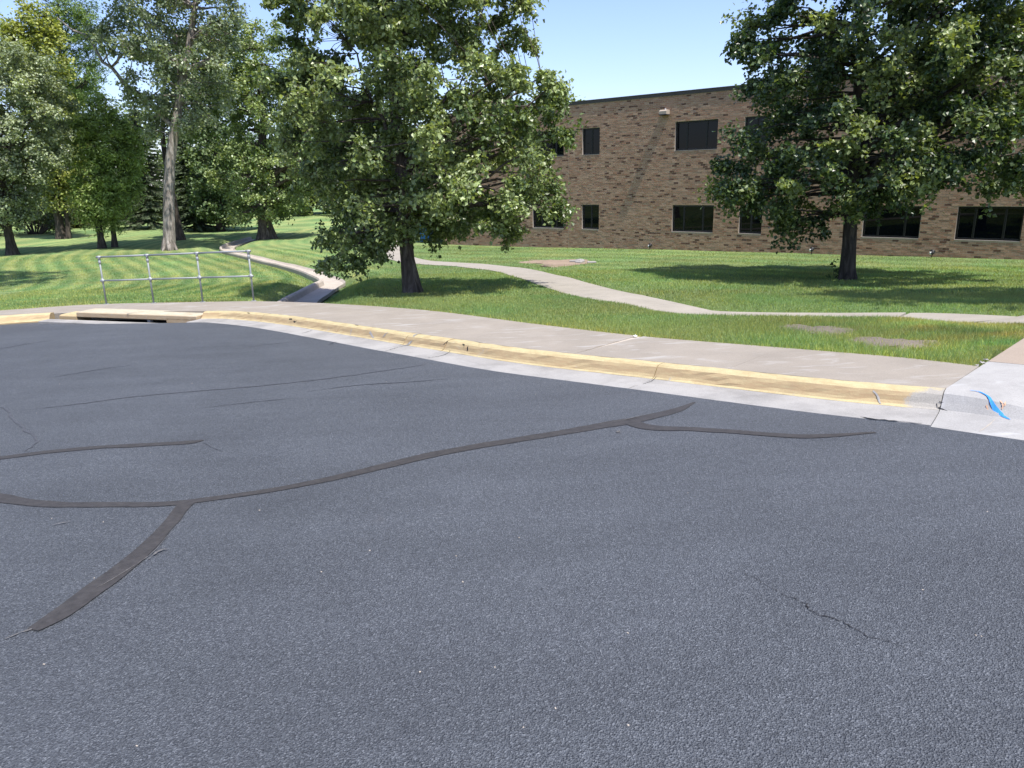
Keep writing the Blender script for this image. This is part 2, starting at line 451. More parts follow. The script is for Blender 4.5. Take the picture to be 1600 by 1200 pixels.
def ground(x, y):
    x = np.atleast_1d(np.asarray(x, float)); y = np.atleast_1d(np.asarray(y, float))
    P = np.stack([x, y], 1); z = tps(x, y)
    # path lies a little lower than the turf where it runs behind the rise
    d = np.abs(seg_dist(P, PATH[::3])); dip = .17 * np.clip((x - 2.2) / 1.2, 0, 1) * np.clip((9.5 - x) / 4.0, 0, 1)
    z = z - dip * np.clip((1.5 - d) / .75, 0, 1)
    dc = np.abs(seg_dist(P, CHAN[::3])); z = z - .30 * np.clip((1.5 - dc) / .95, 0, 1) ** 1.5
    z = z + .03 * (vnoise(x, y, 1.7, 3) - .5) * np.clip((y - 5) / 4, 0, 1)
    return z
def gz(x, y): return float(ground(x, y)[0])
SBc, PATHc, CHANc = SB[::3], PATH[::2], CHAN[::2]
def lawn_z(x, y):                                # the sheet itself: dropped under the paving
    x = np.atleast_1d(np.asarray(x, float)); y = np.atleast_1d(np.asarray(y, float))
    P = np.stack([x, y], 1); z = ground(x, y)
    sd = seg_dist(P, SBc)                          # + beyond the sidewalk
    low = np.clip(lot_z(x, y), -3, 2.5) - .25
    k = np.clip((-sd) / .25, 0, 1)
    z = z * (1 - k) + low * k
    u = (P - np.array([3.99, 6.16])) @ np.array([.73, -.68])   # right of the driveway's left edge
    v = (P - np.array([3.99, 6.16])) @ np.array([.68, .73])
    drv = (u > 0.02) & (u < 4.4) & (v < 3.95)
    z = np.where(drv, np.minimum(z, low), z)
    dp = np.abs(seg_dist(P, PATH)); z = np.where(dp < PATH_W - .12, z - .10, z)
    dc = np.abs(seg_dist(P, CHAN)); z = np.where(dc < CHAN_W - .1, z - .12, z)
    return z

# ------------------------------------------------------------------ lawn
def axis(a, b, fine0, fine1, fs, cs):
    l = list(np.arange(fine0, fine1 + 1e-6, fs)); s = fs
    x = fine0
    while x > a: s *= cs; x -= s; l.insert(0, x)
    s = fs; x = fine1
    while x < b: s *= cs; x += s; l.append(x)
    return np.array(l)
gx = axis(-400, 400, -30, 16, .26, 1.12); gy = axis(-120, 600, 4, 46, .26, 1.10)
X, Y = np.meshgrid(gx, gy); xs, ys = X.ravel(), Y.ravel()
zs = lawn_z(xs, ys)
G_BASE = np.array([.198, .270, .104])
_stripe_line = np.vstack([CHAN[::-1], SB[(SB[:, 0] < -6)]])
def grass_col(x, y):
    P = np.stack([x, y], 1)
    d = np.abs(seg_dist(P, _stripe_line[::8]))
    left = np.clip((seg_dist(P, PATH[::5]) - 1) / 3, 0, 1) * np.clip((-3 - x) / 3, 0, 1) * np.clip((y - 16) / 2, 0, 1)
    st = np.sin(2 * math.pi * (d + .12 * vnoise(x, y, 3, 5)) / .85)  # mowing stripes: sheen of leaning blades painted into the turf colour
    st = np.sign(st) * np.abs(st) ** .6
    wall_d = (P - W_P0) @ W_N
    st2 = np.sin(2 * math.pi * wall_d / 1.9) * np.clip((14 - wall_d) / 5, 0, 1)
    k = 1 + .22 * st * left + .10 * left + .13 * st2 * (1 - left)
    k *= .86 + .28 * vnoise(x, y, 2.3, 11)
    c = G_BASE[None, :] * k[:, None]
    c[:, 0] *= 1 + .14 * (st * left) + .30 * (vnoise(x, y, 1.1, 12) - .5)
    rough = np.clip((x - 3.5) / 2, 0, 1) * np.clip((11.5 - y) / 2, 0, 1)      # rougher weedy corner by the driveway
    w = vnoise(x, y, .55, 14); c *= (1 + rough * (w - .5) * .9)[:, None]; c[:, 0] *= 1 + rough * (vnoise(x, y, .35, 15) - .35) * .9
    return c
nx, ny = len(gx), len(gy)
ii = (np.arange(ny - 1)[:, None] * nx + np.arange(nx - 1)[None, :]).ravel()
lawn_f = np.stack([ii, ii + 1, ii + nx + 1, ii + nx], 1)
lawn = part('lawn', np.stack([xs, ys, zs], 1), lawn_f, M['lawn'], None, True, grass_col(xs, ys))
tag(lawn, kind='structure')

# ------------------------------------------------------------------ asphalt lot (runs on a little under the gutter)
_t = np.gradient(AE, axis=0); _t /= np.linalg.norm(_t, axis=1, keepdims=True)
AE_IN = AE + np.stack([_t[:, 1], -_t[:, 0]], 1) * .16
lot_poly = [tuple(q) for q in AE_IN] + [(-30, -30), (25, -30), (25, -12)]
lot = part('parking_lot', [(x, y, lot_z(x, y)) for x, y in lot_poly], [list(range(len(lot_poly)))], M['asphalt'])
tag(lot, kind='structure')

def ribbon(name, pts, widths, mat, parent, zf, dz, jitter=.0, step=.06, seed=0):
    pts = np.asarray([p[:2] for p in pts], float); r = np.random.default_rng(seed)
    w = np.asarray(widths, float) * (1.22 if name == 'crack_sealant' else 1.0)
    d0 = np.r_[0, np.cumsum(np.linalg.norm(np.diff(pts, axis=0), axis=1))]
    c = catmull(pts, step / 2); c = resample(c, step)
    d = np.r_[0, np.cumsum(np.linalg.norm(np.diff(c, axis=0), axis=1))]; d = d / d[-1] * d0[-1]
    ww = np.interp(d, d0, w)
    tn = np.gradient(c, axis=0); tn /= np.linalg.norm(tn, axis=1, keepdims=True); nn = np.stack([-tn[:, 1], tn[:, 0]], 1)
    sm = (lambda q: np.convolve(np.pad(q, 3, mode='edge'), np.array([1, 2, 3, 4, 3, 2, 1]) / 16 * 1.5, 'valid')) if name == 'crack_sealant' else (lambda q: q)
    jl = 1 + jitter * sm(r.normal(size=len(c))); jr = 1 + jitter * sm(r.normal(size=len(c)))
    if name in ('surface_crack', 'old_crack', 'kerb_crack', 'edge_crack'):      # ragged, wandering
        wa = r.normal(size=len(c)) * (.004 if name != 'old_crack' else .005); c = c + nn * wa[:, None]
        jl = np.clip(jl, .05, 2.5); jr = np.clip(jr, .05, 2.5)
    L = c + nn * (ww * jl / 2)[:, None]; R_ = c - nn * (ww * jr / 2)[:, None]
    v = [(p[0], p[1], zf(p[0], p[1]) + dz) for p in L] + [(p[0], p[1], zf(p[0], p[1]) + dz) for p in R_]
    n = len(c); f = [[i, n + i, n + i + 1, i + 1] for i in range(n - 1)]
    return part(name, v, f, mat, parent)

def px_line(l): return [on_lot(*q) for q in l]
ribbon('crack_sealant', px_line([(-60, 772), (0, 779), (40, 785), (100, 789), (200, 789), (270, 787), (330, 780), (420, 767), (520, 748), (620, 724), (700, 706), (800, 689), (880, 676), (960, 662), (1010, 653), (1060, 640), (1085, 629)]),
       [.10, .10, .075, .068, .062, .062, .062, .062, .075, .095, .095, .095, .10, .13, .11, .08, .02], M['sealant'], lot, lot_z, .004, .12, step=.035, seed=1)
ribbon('crack_sealant', px_line([(985, 660), (1020, 669), (1080, 671), (1160, 676), (1240, 682), (1300, 681), (1368, 676)]),
       [.10, .10, .085, .075, .075, .065, .02], M['sealant'], lot, lot_z, .0045, .12, step=.035, seed=2)
ribbon('crack_sealant', px_line([(291, 787), (262, 822), (225, 860), (180, 898), (130, 935), (90, 963), (50, 985)]),
       [.075, .07, .080, .092, .10, .09, .055], M['sealant'], lot, lot_z, .005, .10, step=.03, seed=3)
ribbon('crack_sealant', px_line([(-70, 724), (0, 716), (80, 706), (160, 699), (240, 695), (300, 691), (318, 688)]),
       [.075, .072, .075, .075, .078, .075, .02], M['sealant'], lot, lot_z, .004, .12, step=.035, seed=4)
ribbon('pale_scratch', px_line([(262, 838), (235, 868), (170, 910), (150, 920)]), [.002, .004, .006, .002], M['pale'], lot, lot_z, .0068, .4, step=.02, seed=5)
ribbon('pale_scratch', px_line([(50, 984), (25, 993), (8, 1000)]), [.008, .008, .003], M['pale'], lot, lot_z, .0055, .6, step=.02, seed=6)
ribbon('pale_scratch', px_line([(950, 663), (985, 655), (1010, 648)]), [.004, .012, .003], M['pale'], lot, lot_z, .009, .5, step=.03, seed=7)
ribbon('pale_scratch', px_line([(80, 822), (95, 819), (112, 816)]), [.004, .012, .004], M['pale'], lot, lot_z, .008, .5, step=.02, seed=8)
ribbon('pale_scratch', px_line([(232, 876), (250, 862), (262, 860)]), [.004, .012, .004], M['pale'], lot, lot_z, .009, .6, step=.02, seed=9)
ribbon('surface_crack', px_line([(1155, 892), (1190, 910), (1220, 928), (1243, 936), (1258, 944), (1275, 958), (1305, 968), (1335, 982), (1360, 996), (1395, 1006), (1435, 1022), (1480, 1042)]),
       [.0015, .0025, .003, .0035, .004, .0035, .004, .0035, .003, .003, .0025, .001], M['crack'], lot, lot_z, .004, .8, step=.013, seed=10)
for k, (ln, w) in enumerate([([(0, 636), (12, 642), (25, 660), (45, 676), (58, 690), (38, 706)], .02), ([(-20, 547), (0, 545), (40, 538), (86, 531)], .03),
                             ([(70, 592), (110, 585), (160, 577), (214, 570)], .02), ([(30, 642), (120, 632), (210, 620), (300, 612), (420, 602), (540, 588), (665, 570)], .028),
                             ([(480, 612), (560, 602), (640, 597), (700, 592)], .022), ([(317, 692), (330, 699), (350, 706)], .008), ([(300, 640), (400, 628), (470, 622)], .016),
                             ([(390, 542), (440, 536), (500, 532)], .02)]):
    ribbon('old_crack', px_line(ln), [w * .3] + [w] * (len(ln) - 2) + [w * .3], M['faint'], lot, lot_z, .004, .35, seed=20 + k)

ribbon('edge_crack', px_line([(1215, 632), (1300, 645), (1330, 649), (1360, 655), (1400, 659), (1440, 663)]), [.003, .008, .010, .022, .014, .004], M['crack'], lot, lot_z, .0075, .5, step=.03, seed=12)
# ------------------------------------------------------------------ kerb, gutter
def along(line):
    return np.r_[0, np.cumsum(np.linalg.norm(np.diff(line, axis=0), axis=1))]
KBs = along(KB)
def kb_at(s): return np.array([np.interp(s, KBs, KB[:, 0]), np.interp(s, KBs, KB[:, 1])])
def kb_s(p): return KBs[np.argmin(((KB - np.asarray(p)[:2]) ** 2).sum(1))]
KBt = np.gradient(KB, axis=0); KBt /= np.linalg.norm(KBt, axis=1, keepdims=True)
KBn = np.stack([-KBt[:, 1], KBt[:, 0]], 1)       # towards the lot (left of the direction of travel)
if (KBn[100] @ (AE[np.argmin(((AE - KB[100]) ** 2).sum(1))] - KB[100])) < 0: KBn = -KBn
def kb_frame(s):
    return kb_at(s), np.array([np.interp(s, KBs, KBn[:, 0]), np.interp(s, KBs, KBn[:, 1])])

prof_kerb = [(0.0, -.10), (0.0, .137), (.012, .145), (.07, .146), (.115, .141), (.145, .124), (.165, .095), (.185, .058), (.205, .034), (.23, .022), (.23, -.10)]
prof_gut = [(.232, -.10), (.232, .021), (.30, .012), (.45, .010), (.60, .008), (.625, .003), (.635, -.05)]
def sweep(name, prof, s0, s1, mats, parent, step=.12, hf=None, jit=.0, seed=0):
    r = np.random.default_rng(seed); ss = np.linspace(s0, s1, max(2, int((s1 - s0) / step) + 1)); v = []
    k = len(prof)
    for s in ss:
        b, nn = kb_frame(s)
        for q, (o, z) in enumerate(prof):
            o2 = o + (jit * r.normal() if 0 < q < k - 1 else 0); zz = z
            if hf: o2, zz = hf(s, o2, zz)
            p = b + nn * o2; v.append((p[0], p[1], lot_z(*p) + zz + (jit * .6 * r.normal() if 1 < q < k - 2 else 0)))
    f = []
    for i in range(len(ss) - 1):
        for q in range(k):
            q2 = (q + 1) % k; f.append([i * k + q, (i + 1) * k + q, (i + 1) * k + q2, i * k + q2])
    f.append(list(range(k))); f.append(list(range((len(ss) - 1) * k, len(ss) * k))[::-1])
    o = part(name, v, f, mats, parent)
    return o
kerb = empty('kerb', (0, 0, 0), kind='structure')
sE = kb_s((3.34, 5.44)); sI0 = kb_s((-5.88, 14.46)); sI1 = kb_s((-9.08, 15.38))
joints = [sE] + [kb_s(on_lot(px, py, .14)) for px, py in ((1040, 567), (715, 530), (653, 521), (546, 506), (420, 490))] + [sI0]
for k, (a, b) in enumerate(zip(joints[:-1], joints[1:])):
    g = .004 if k not in (2,) else .014
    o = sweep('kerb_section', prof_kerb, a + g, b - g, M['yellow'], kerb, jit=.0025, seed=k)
    sweep('gutter_section', prof_gut, a + g * .8, b - g * .8, M['gutter'], kerb, jit=.002, seed=40 + k)
_po = np.array([q[0] for q in prof_kerb[1:-1]] + [q[0] for q in prof_gut[1:-2]]); _pz = np.array([q[1] for q in prof_kerb[1:-1]] + [q[1] for q in prof_gut[1:-2]])
def kerb_z(x, y):
    i = int(np.argmin(((KB - np.array([x, y])) ** 2).sum(1))); o = float((np.array([x, y]) - KB[i]) @ KBn[i])
    return lot_z(x, y) + float(np.interp(o, _po, _pz))
def on_kerb(px, py):
    d = ray(px, py)
    for t in np.linspace(4, 22, 3600):
        p = CPOS + d * t
        if p[2] < kerb_z(p[0], p[1]): return p
    return on_lot(px, py)
for k, (ln, w, mt) in enumerate([([(1464, 632), (1465, 638), (1471, 641), (1480, 643)], .010, 'crack'), ([(1467, 630), (1476, 632), (1481, 637)], .007, 'crack'), ([(1470, 634), (1475, 638)], .010, 'crack'),
                                 ([(653, 522), (644, 531), (632, 540)], .045, 'pale_chip'), ([(655, 522), (660, 521)], .03, 'crack'), ([(632, 540), (618, 544), (602, 549)], .010, 'crack'),
                                 ([(704, 548), (690, 556), (668, 560)], .012, 'crack'), ([(526, 534), (520, 536), (513, 539)], .016, 'crack'), ([(488, 516), (480, 519), (471, 521)], .014, 'crack'),
                                 ([(452, 499), (456, 500)], .02, 'crack'), ([(459, 502), (463, 503)], .016, 'crack'), ([(555, 508), (560, 509)], .022, 'crack'), ([(723, 538), (725, 544)], .012, 'crack'), ([(730, 543), (731, 548)], .016, 'crack'),
                                 ([(386, 489), (390, 490)], .02, 'crack'), ([(549, 515), (547, 524)], .016, 'pale_chip'), ([(578, 519), (584, 529)], .02, 'pale_chip'), ([(606, 520), (598, 528)], .018, 'pale_chip'), ([(1364, 612), (1371, 622), (1376, 632)], .016, 'pale_chip'),
                                 ([(1026, 589), (1018, 596), (1004, 601)], .007, 'crack'), ([(700, 534), (693, 539)], .012, 'crack')]):
    ribbon('chip' if mt == 'pale_chip' else 'kerb_crack', [on_kerb(*q) for q in ln], [w * .5] + [w] * (len(ln) - 2) + [w * .5] if len(ln) > 2 else [w, w * .7], M['gutter' if mt == 'pale_chip' else 'crack'], kerb, kerb_z, .005, .35, step=.02, seed=400 + k)
# left of the inlet: kerb set straight against the asphalt
jl = [sI1, kb_s((-10.6, 15.2)), kb_s((-13, 14.3)), kb_s((-16, 12.8)), kb_s((-22, 9))]
prof_left = [(o * 1.25, z * 1.15) for o, z in prof_kerb]
for k, (a, b) in enumerate(zip(jl[:-1], jl[1:])):
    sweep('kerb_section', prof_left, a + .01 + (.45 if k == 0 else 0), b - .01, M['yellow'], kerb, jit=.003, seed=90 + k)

# ------------------------------------------------------------------ storm drain inlet
ia, ib = kb_at(sI0), kb_at(sI1); iv = (ib - ia); iL = np.linalg.norm(iv); iu = iv / iL
inn = np.array([-iu[1], iu[0]]); inn = inn if inn @ (np.array([0, 0]) - ia) > 0 else -inn     # towards the lot
ic = (ia + ib) / 2
inlet = empty('storm_drain_inlet', (ic[0], ic[1], lot_z(*ic)), 'faded yellow concrete kerb inlet with a long dark slot below the railing', 'storm drain')
def ipt(u, o): return ia + iu * u + inn * o
def ibox(mb, u0, u1, o0, o1, z0, z1, bev=.012):
    c = ipt((u0 + u1) / 2, (o0 + o1) / 2)
    return mb.box((c[0], c[1], lot_z(*c) + (z0 + z1) / 2), (u1 - u0, o1 - o0, z1 - z0), iu, (0, 0, 1), bev)
ibox(MB(), .03, iL - .42, -.16, .33, .045, .150, .014).build('lintel_slab', M['pale_yellow'], inlet)
blk = ibox(MB(), iL - .41, iL + .02, -.1, .34, -.03, .152, .03).build('end_block', M['yellow'], inlet); blk['label'] = 'brighter yellow block at the left end'
ibox(MB(), .05, .72, .02, .33, -.06, .05, .012).build('closed_slot_block', M['pale_yellow'], inlet)
ibox(MB(), 1.13, 1.20, .22, .30, -.04, .052, .01).build('slot_post', M['stone'], inlet)
ibox(MB(), .0, iL + .22, .40, .66, -.10, -.004, .012).build('front_lip', M['gutter'], inlet)
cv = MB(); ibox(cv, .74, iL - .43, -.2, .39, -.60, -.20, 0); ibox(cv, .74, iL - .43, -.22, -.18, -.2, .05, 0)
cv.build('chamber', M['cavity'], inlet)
ribbon('paint_scuff', [ipt(1.55, .15), ipt(1.62, .30), ipt(1.58, .35)], [.02, .035, .01], M['channel'], inlet, lambda x, y: lot_z(x, y), .153, .4, step=.02)
ribbon('paint_scuff', [ipt(2.3, .2), ipt(2.5, .30)], [.02, .02], M['channel'], inlet, lambda x, y: lot_z(x, y), .153, .4, step=.02)

# ------------------------------------------------------------------ sidewalk
SBs = along(SB)
def sb_near(p):
    i = np.argmin(((SB - p) ** 2).sum(1)); return SB[i]
side = empty('sidewalk', (0, 0, 0), kind='structure')
_eb, _en = kb_frame(sE); _ed = SB - _eb; _ok = (_ed @ -_en) > .3
_SB_E = SB[np.where(_ok)[0][np.argmin(np.abs(_ed @ np.array([_en[1], -_en[0]]))[_ok])]].copy()
def walk_quad(s):
    b, nn = kb_frame(s); b = b - nn * .006
    # ray from b away from the lot to the back line
    best = None; d = SB - b; along_n = d @ (-nn); off = np.abs(d @ np.array([-nn[1], nn[0]]))
    ok = along_n > .3
    i = np.where(ok)[0][np.argmin(off[ok])]
    p1 = SB[i].copy(); k = np.clip(1 - (s - sE) / 1.6, 0, 1)          # the last slab ends on the driveway joint
    return b, p1 + (SB[0] - _SB_E) * k
sw_j = [sE + .0]
while sw_j[-1] < kb_s((-22, 9)): sw_j.append(sw_j[-1] + (1.75 if len(sw_j) % 3 else 1.9))
for k, (a, b) in enumerate(zip(sw_j[:-1], sw_j[1:])):
    ss = np.linspace(a + .002, b - .002, 10)
    n = len(ss); nv = 5
    v = []
    for s in ss:
        p0, p1 = walk_quad(s)
        for t in np.linspace(0, 1, nv):
            p = p0 + (p1 - p0) * t; v.append((p[0], p[1], lot_z(*p) + .142 + .012 * t))
    base = len(v); v += [(x, y, z - .16) for x, y, z in v]
    f = []
    for i in range(n - 1):
        for j in range(nv - 1):
            q = i * nv + j; f.append([q, q + 1, q + nv + 1, q + nv])
    rim = [i * nv for i in range(n)] + [(n - 1) * nv + j for j in range(1, nv)] + [i * nv + nv - 1 for i in range(n - 2, -1, -1)] + [j for j in range(nv - 2, 0, -1)]
    for a_, b_ in zip(rim, rim[1:] + rim[:1]): f.append([a_, a_ + base, b_ + base, b_])
    # dark joint filler is the gap itself
    part('slab', v, f, M['walk'], side)
# bed that shows in the joints
for a, b in ((sE, sw_j[-1]),):
    ss = np.linspace(a, b, 160); v = []
    for s in ss:
        p0, p1 = walk_quad(s); v += [(*p0, lot_z(*p0) + .134), (*p1, lot_z(*p1) + .144)]
    part('joint_bed', v, [[2 * i, 2 * i + 1, 2 * i + 3, 2 * i + 2] for i in range(len(ss) - 1)], M['channel'], side)

# ------------------------------------------------------------------ driveway apron on the right
A0 = kb_at(sE); _, An = kb_frame(sE)                # kerb back end, normal to the lot
Au = np.array([.68, -.73]); Au = Au / np.linalg.norm(Au)         # along the lot edge, to the right
Ed = np.array([3.99, 6.16]) - A0; Ed = Ed / np.linalg.norm(Ed)   # left edge, away from the lot
kz_o = np.array([q[0] for q in prof_kerb[1:-1]] + [.30, .45, .66]); kz_z = np.array([q[1] for q in prof_kerb[1:-1]] + [.012, .004, .0])
def apron_h(u, v):
    """u right along the lot edge, v away from the lot (v<0 towards the asphalt); height over the lot plane"""
    kerbz = np.interp(-v, kz_o, kz_z) if v < 0 else .146
    ramp = np.interp(v, [-.68, 1.5], [0.004, .150])
    t = np.clip((u - .06) / 1.1, 0, 1); t = t * t * (3 - 2 * t)
    z = kerbz * (1 - t) + ramp * t
    return z
def apron_xy(u, v):
    e = Ed if v >= 0 else -An
    w = Ed * v if v >= 0 else An * (-v)
    return A0 + Au * (u + .002) + w
apron = empty('driveway_apron', (0, 0, 0), kind='structure')
def apron_slab(name, us, vs, mat, dz=0.0):
    v = []
    for u in us:
        for w in vs:
            p = apron_xy(u, w); v.append((p[0], p[1], lot_z(*p) + apron_h(u, w) + dz))
    n, k = len(us), len(vs); base = len(v); v += [(x, y, z - .14) for x, y, z in v]; f = []
    for i in range(n - 1):
        for j in range(k - 1):
            q = i * k + j; f.append([q, q + k, q + k + 1, q + 1])
    rim = [i * k for i in range(n)] + [(n - 1) * k + j for j in range(1, k)] + [i * k + k - 1 for i in range(n - 2, -1, -1)] + [j for j in range(k - 2, 0, -1)]
    for a_, b_ in zip(rim, rim[1:] + rim[:1]): f.append([a_, b_, b_ + base, a_ + base])
    return part(name, v, f, mat, apron, True if False else False)
uu = np.r_[np.linspace(0, 1.3, 16), np.linspace(1.5, 5, 6)]
apron_slab('ramp_slab', uu, np.r_[np.linspace(-.66, 0, 16), np.linspace(.1, 1.28, 6)], M['apron'])
for k in range(2):
    apron_slab('slab', np.array([0, 1.5, 3.2, 5.0]), np.linspace(1.295 + 1.9 * k, 1.295 + 1.9 * k + 1.885, 4), M['tanwalk'], .0)
def apron_z(x, y):
    p = np.array([x, y]) - A0
    # solve u,v
    for e, sg in ((Ed, 1), (An, -1)):
        m = np.linalg.solve(np.stack([Au, e], 1), p)
        if (sg > 0 and m[1] >= 0) or (sg < 0 and m[1] >= 0):
            return lot_z(x, y) + float(apron_h(m[0] - .012, m[1] * sg))
    return lot_z(x, y)
def on_apron(px, py):
    d = ray(px, py); lo, hi = 3.0, 12.0
    for t in np.linspace(3, 12, 900):
        p = CPOS + d * t
        if p[2] < apron_z(p[0], p[1]): return p
    return CPOS + d * 6
mk = ribbon('paint_mark', [on_apron(*q) for q in ((1516, 611), (1530, 613), (1541, 618), (1549, 630), (1556, 643), (1565, 650), (1578, 656))],
            [.008, .013, .014, .019, .024, .022, .008], M['blue'], apron, apron_z, .005, .05, step=.02, seed=31)
mk['label'] = 'blue spray painted utility mark'
for k, ln in enumerate([[(1563, 628), (1567, 636), (1565, 641)], [(1571, 629), (1569, 638)], [(1541, 634), (1545, 648)]]):
    ribbon('rust_mark', [on_apron(*q) for q in ln], [.008] * len(ln), M['rust'], apron, apron_z, .004, .5, step=.01, seed=50 + k)
ribbon('hairline_crack', [on_apron(*q) for q in ((1555, 655), (1545, 665), (1530, 675))], [.004, .006, .004], M['channel'], apron, apron_z, .004, .5, step=.02, seed=60)

# ------------------------------------------------------------------ winding footpath and drainage channel
def strip(name, line, w, zf, mats, parent, seg=None, thick=.10, cross=((-1, 0), (-.5, 0), (0, 0), (.5, 0), (1, 0)), kind=None):
    t = np.gradient(line, axis=0); t /= np.linalg.norm(t, axis=1, keepdims=True); nn = np.stack([-t[:, 1], t[:, 0]], 1)
    k = len(cross); v = []
    zc = ground(line[:, 0], line[:, 1])
    for p, q, z in zip(line, nn, zc):
        for o, h in cross:
            a = p + q * w * o; v.append((a[0], a[1], z + h + zf))
    v = np.array(v); n = len(line); base = len(v); lo = v.copy(); lo[:, 2] -= thick; v = np.vstack([v, lo])
    f = []
    for i in range(n - 1):
        for j in range(k - 1):
            q = i * k + j; f.append([q, q + k, q + k + 1, q + 1])
        a, b = i * k, (i + 1) * k; f.append([a, a + base, b + base, b]); a, b = i * k + k - 1, (i + 1) * k + k - 1; f.append([a, b, b + base, a + base])
    for i in (0, n - 1):
        r = [i * k + j for j in range(k)]; rr = r[::-1]; f.append(r + [q + base for q in rr])
    return part(name, v, f, mats, parent)
fp = empty('footpath', (0, 0, 0), kind='structure')
ps = along(PATH); cuts = np.arange(0, ps[-1], 1.5)
for a, b in zip(cuts[:-1], cuts[1:]):
    line = np.stack([np.interp(np.linspace(a + .006, b - .006, 6), ps, PATH[:, q]) for q in (0, 1)], 1)
    strip('slab', line, PATH_W, .018, M['path'], fp)
ch = empty('drainage_channel', (0, 0, 0), kind='structure')
cs_ = along(CHAN); cuts = np.r_[0, np.arange(1.6, cs_[-1], 2.4)]
for k, (a, b) in enumerate(zip(cuts[:-1], cuts[1:])):
    line = np.stack([np.interp(np.linspace(a + .01, b - .01, 8), cs_, CHAN[:, q]) for q in (0, 1)], 1)
    w = CHAN_W
    strip('channel_section', line, w, .02, M['channel'], ch, cross=((-1, .10), (-.8, .03), (-.3, .0), (.3, .0), (.72, .03), (.80, .17), (.88, .205), (1.08, .205), (1.16, .15), (1.2, -.05)))
# soil patches
for k, (x, y, rx, ry) in enumerate(SOIL):
    r = np.random.default_rng(200 + k); n = 28; v = [(x, y, gz(x, y) + .035)]
    for ring, (fr, dz) in enumerate(((.5, .03), (.85, .014), (1.12, -.02))):
        for i in range(n):
            a = 2 * math.pi * i / n; q = fr * 1.1 * (1 + .22 * math.sin(3 * a + k) + .16 * r.normal())
            px_, py_ = x + rx * q * math.cos(a), y + ry * q * math.sin(a); v.append((px_, py_, gz(px_, py_) + dz + .006 * r.normal()))
    f = [[0, 1 + i, 1 + (i + 1) % n] for i in range(n)]
    for ring in range(2):
        o0, o1 = 1 + ring * n, 1 + (ring + 1) * n
        f += [[o0 + i, o1 + i, o1 + (i + 1) % n, o0 + (i + 1) % n] for i in range(n)]
    o = part('soil_patch', v, f, M['soil' if k else 'dirt'], None, True); tag(o, kind='structure')

# ------------------------------------------------------------------ grass blades
def blades(n_try, x0, x1, y0, y1, hmin, hmax, w, keep=None, r=None):
    x = r.uniform(x0, x1, n_try); y = r.uniform(y0, y1, n_try); P = np.stack([x, y], 1)
    # view frustum (a margin wider than the picture)
    m = (np.abs(x) < .80 * y + 1.5)
    x, y, P = x[m], y[m], P[m]
    sd = seg_dist(P, SB[::5]); m = sd > -.02
    u = (P - np.array([3.99, 6.16])) @ np.array([.73, -.68]); vv = (P - np.array([3.99, 6.16])) @ np.array([.68, .73]); m &= (u < -.02) | (u > 4.5) | (vv > 3.95)
    m &= np.abs(seg_dist(P, PATH[::3])) > PATH_W - .02
    dc = seg_dist(P, CHAN[::3]); m &= (np.abs(dc) > CHAN_W + .1)
    m &= ((P - W_P0) @ W_N) > .08
    for sx, sy, rx, ry in SOIL:
        q = ((x - sx) / rx) ** 2 + ((y - sy) / ry) ** 2
        m &= (q > .95 + 1.5 * (vnoise(x, y, .22, 9) - .5)) | (r.random(len(x)) < .26)
    if keep is not None: m &= keep(x, y, r)
    x, y, P, sd = x[m], y[m], P[m], sd[m]; n = len(x)
    h = r.uniform(hmin, hmax, n) * (.75 + .5 * vnoise(x, y, .5, 21)) * (1 + .55 * np.clip(1 - np.abs(sd) / .25, 0, 1) * r.random(n))
    near_spot = np.zeros(n)
    for sx, sy, rx, ry in SOIL[1:]:
        near_spot = np.maximum(near_spot, np.clip(1.6 - np.hypot(x - sx, y - sy), 0, 1))
    h *= 1 + .5 * near_spot
    z = ground(x, y) - .01
    a = r.uniform(0, 2 * math.pi, n); b = r.uniform(0, 2 * math.pi, n); lean = h * r.uniform(.1, .75, n)
    lean = np.where(r.random(n) < .25, h * .9, lean)
    dx, dy = np.cos(a) * w / 2, np.sin(a) * w / 2
    lx, ly = np.cos(b) * lean, np.sin(b) * lean
    p0 = np.stack([x - dx, y - dy, z], 1); p1 = np.stack([x + dx, y + dy, z], 1)
    hz = np.sqrt(np.maximum(h ** 2 - (lean * .9) ** 2, (h * .3) ** 2))
    p2 = np.stack([x + lx, y + ly, z + hz], 1)
    v = np.stack([p0, p1, p2], 1).reshape(-1, 3)
    c = grass_col(x, y) * r.uniform(.75, 1.45, n)[:, None]
    yl = (r.random(n) <   .08 + .2 * near_spot * vnoise(x, y, .4, 33) + .25 * np.clip(1 - np.abs(sd) / .3, 0, 1))
    c[yl] = c[yl] * np.array([1.75, 1.35, .9])
    dead = r.random(n) < .025
    c[dead] = np.array([.26, .22, .11]) * r.uniform(.7, 1.1, dead.sum())[:, None]
    return v, np.repeat(c, 3, axis=0)
r = np.random.default_rng(99)
GV, GC = [], []
for args in ((260000, -1.5, 7.5, 6, 10.5, .03, .07, .0065), (300000, -7, 12, 10, 16, .03, .07, .010), (210000, -16, 17, 16, 25, .04, .08, .018), (250000, -32, 24, 25, 44, .03, .07, .024)):
    v, c = blades(*args, r=r); GV.append(v); GC.append(c)
GV = np.vstack(GV); GC = np.vstack(GC)
grass = part('grass', GV, np.arange(len(GV)).reshape(-1, 3), M['blade'], None, False, GC)
tag(grass, kind='stuff')
grass['label'] = 'mown green turf of the lawns'; grass['category'] = 'grass'

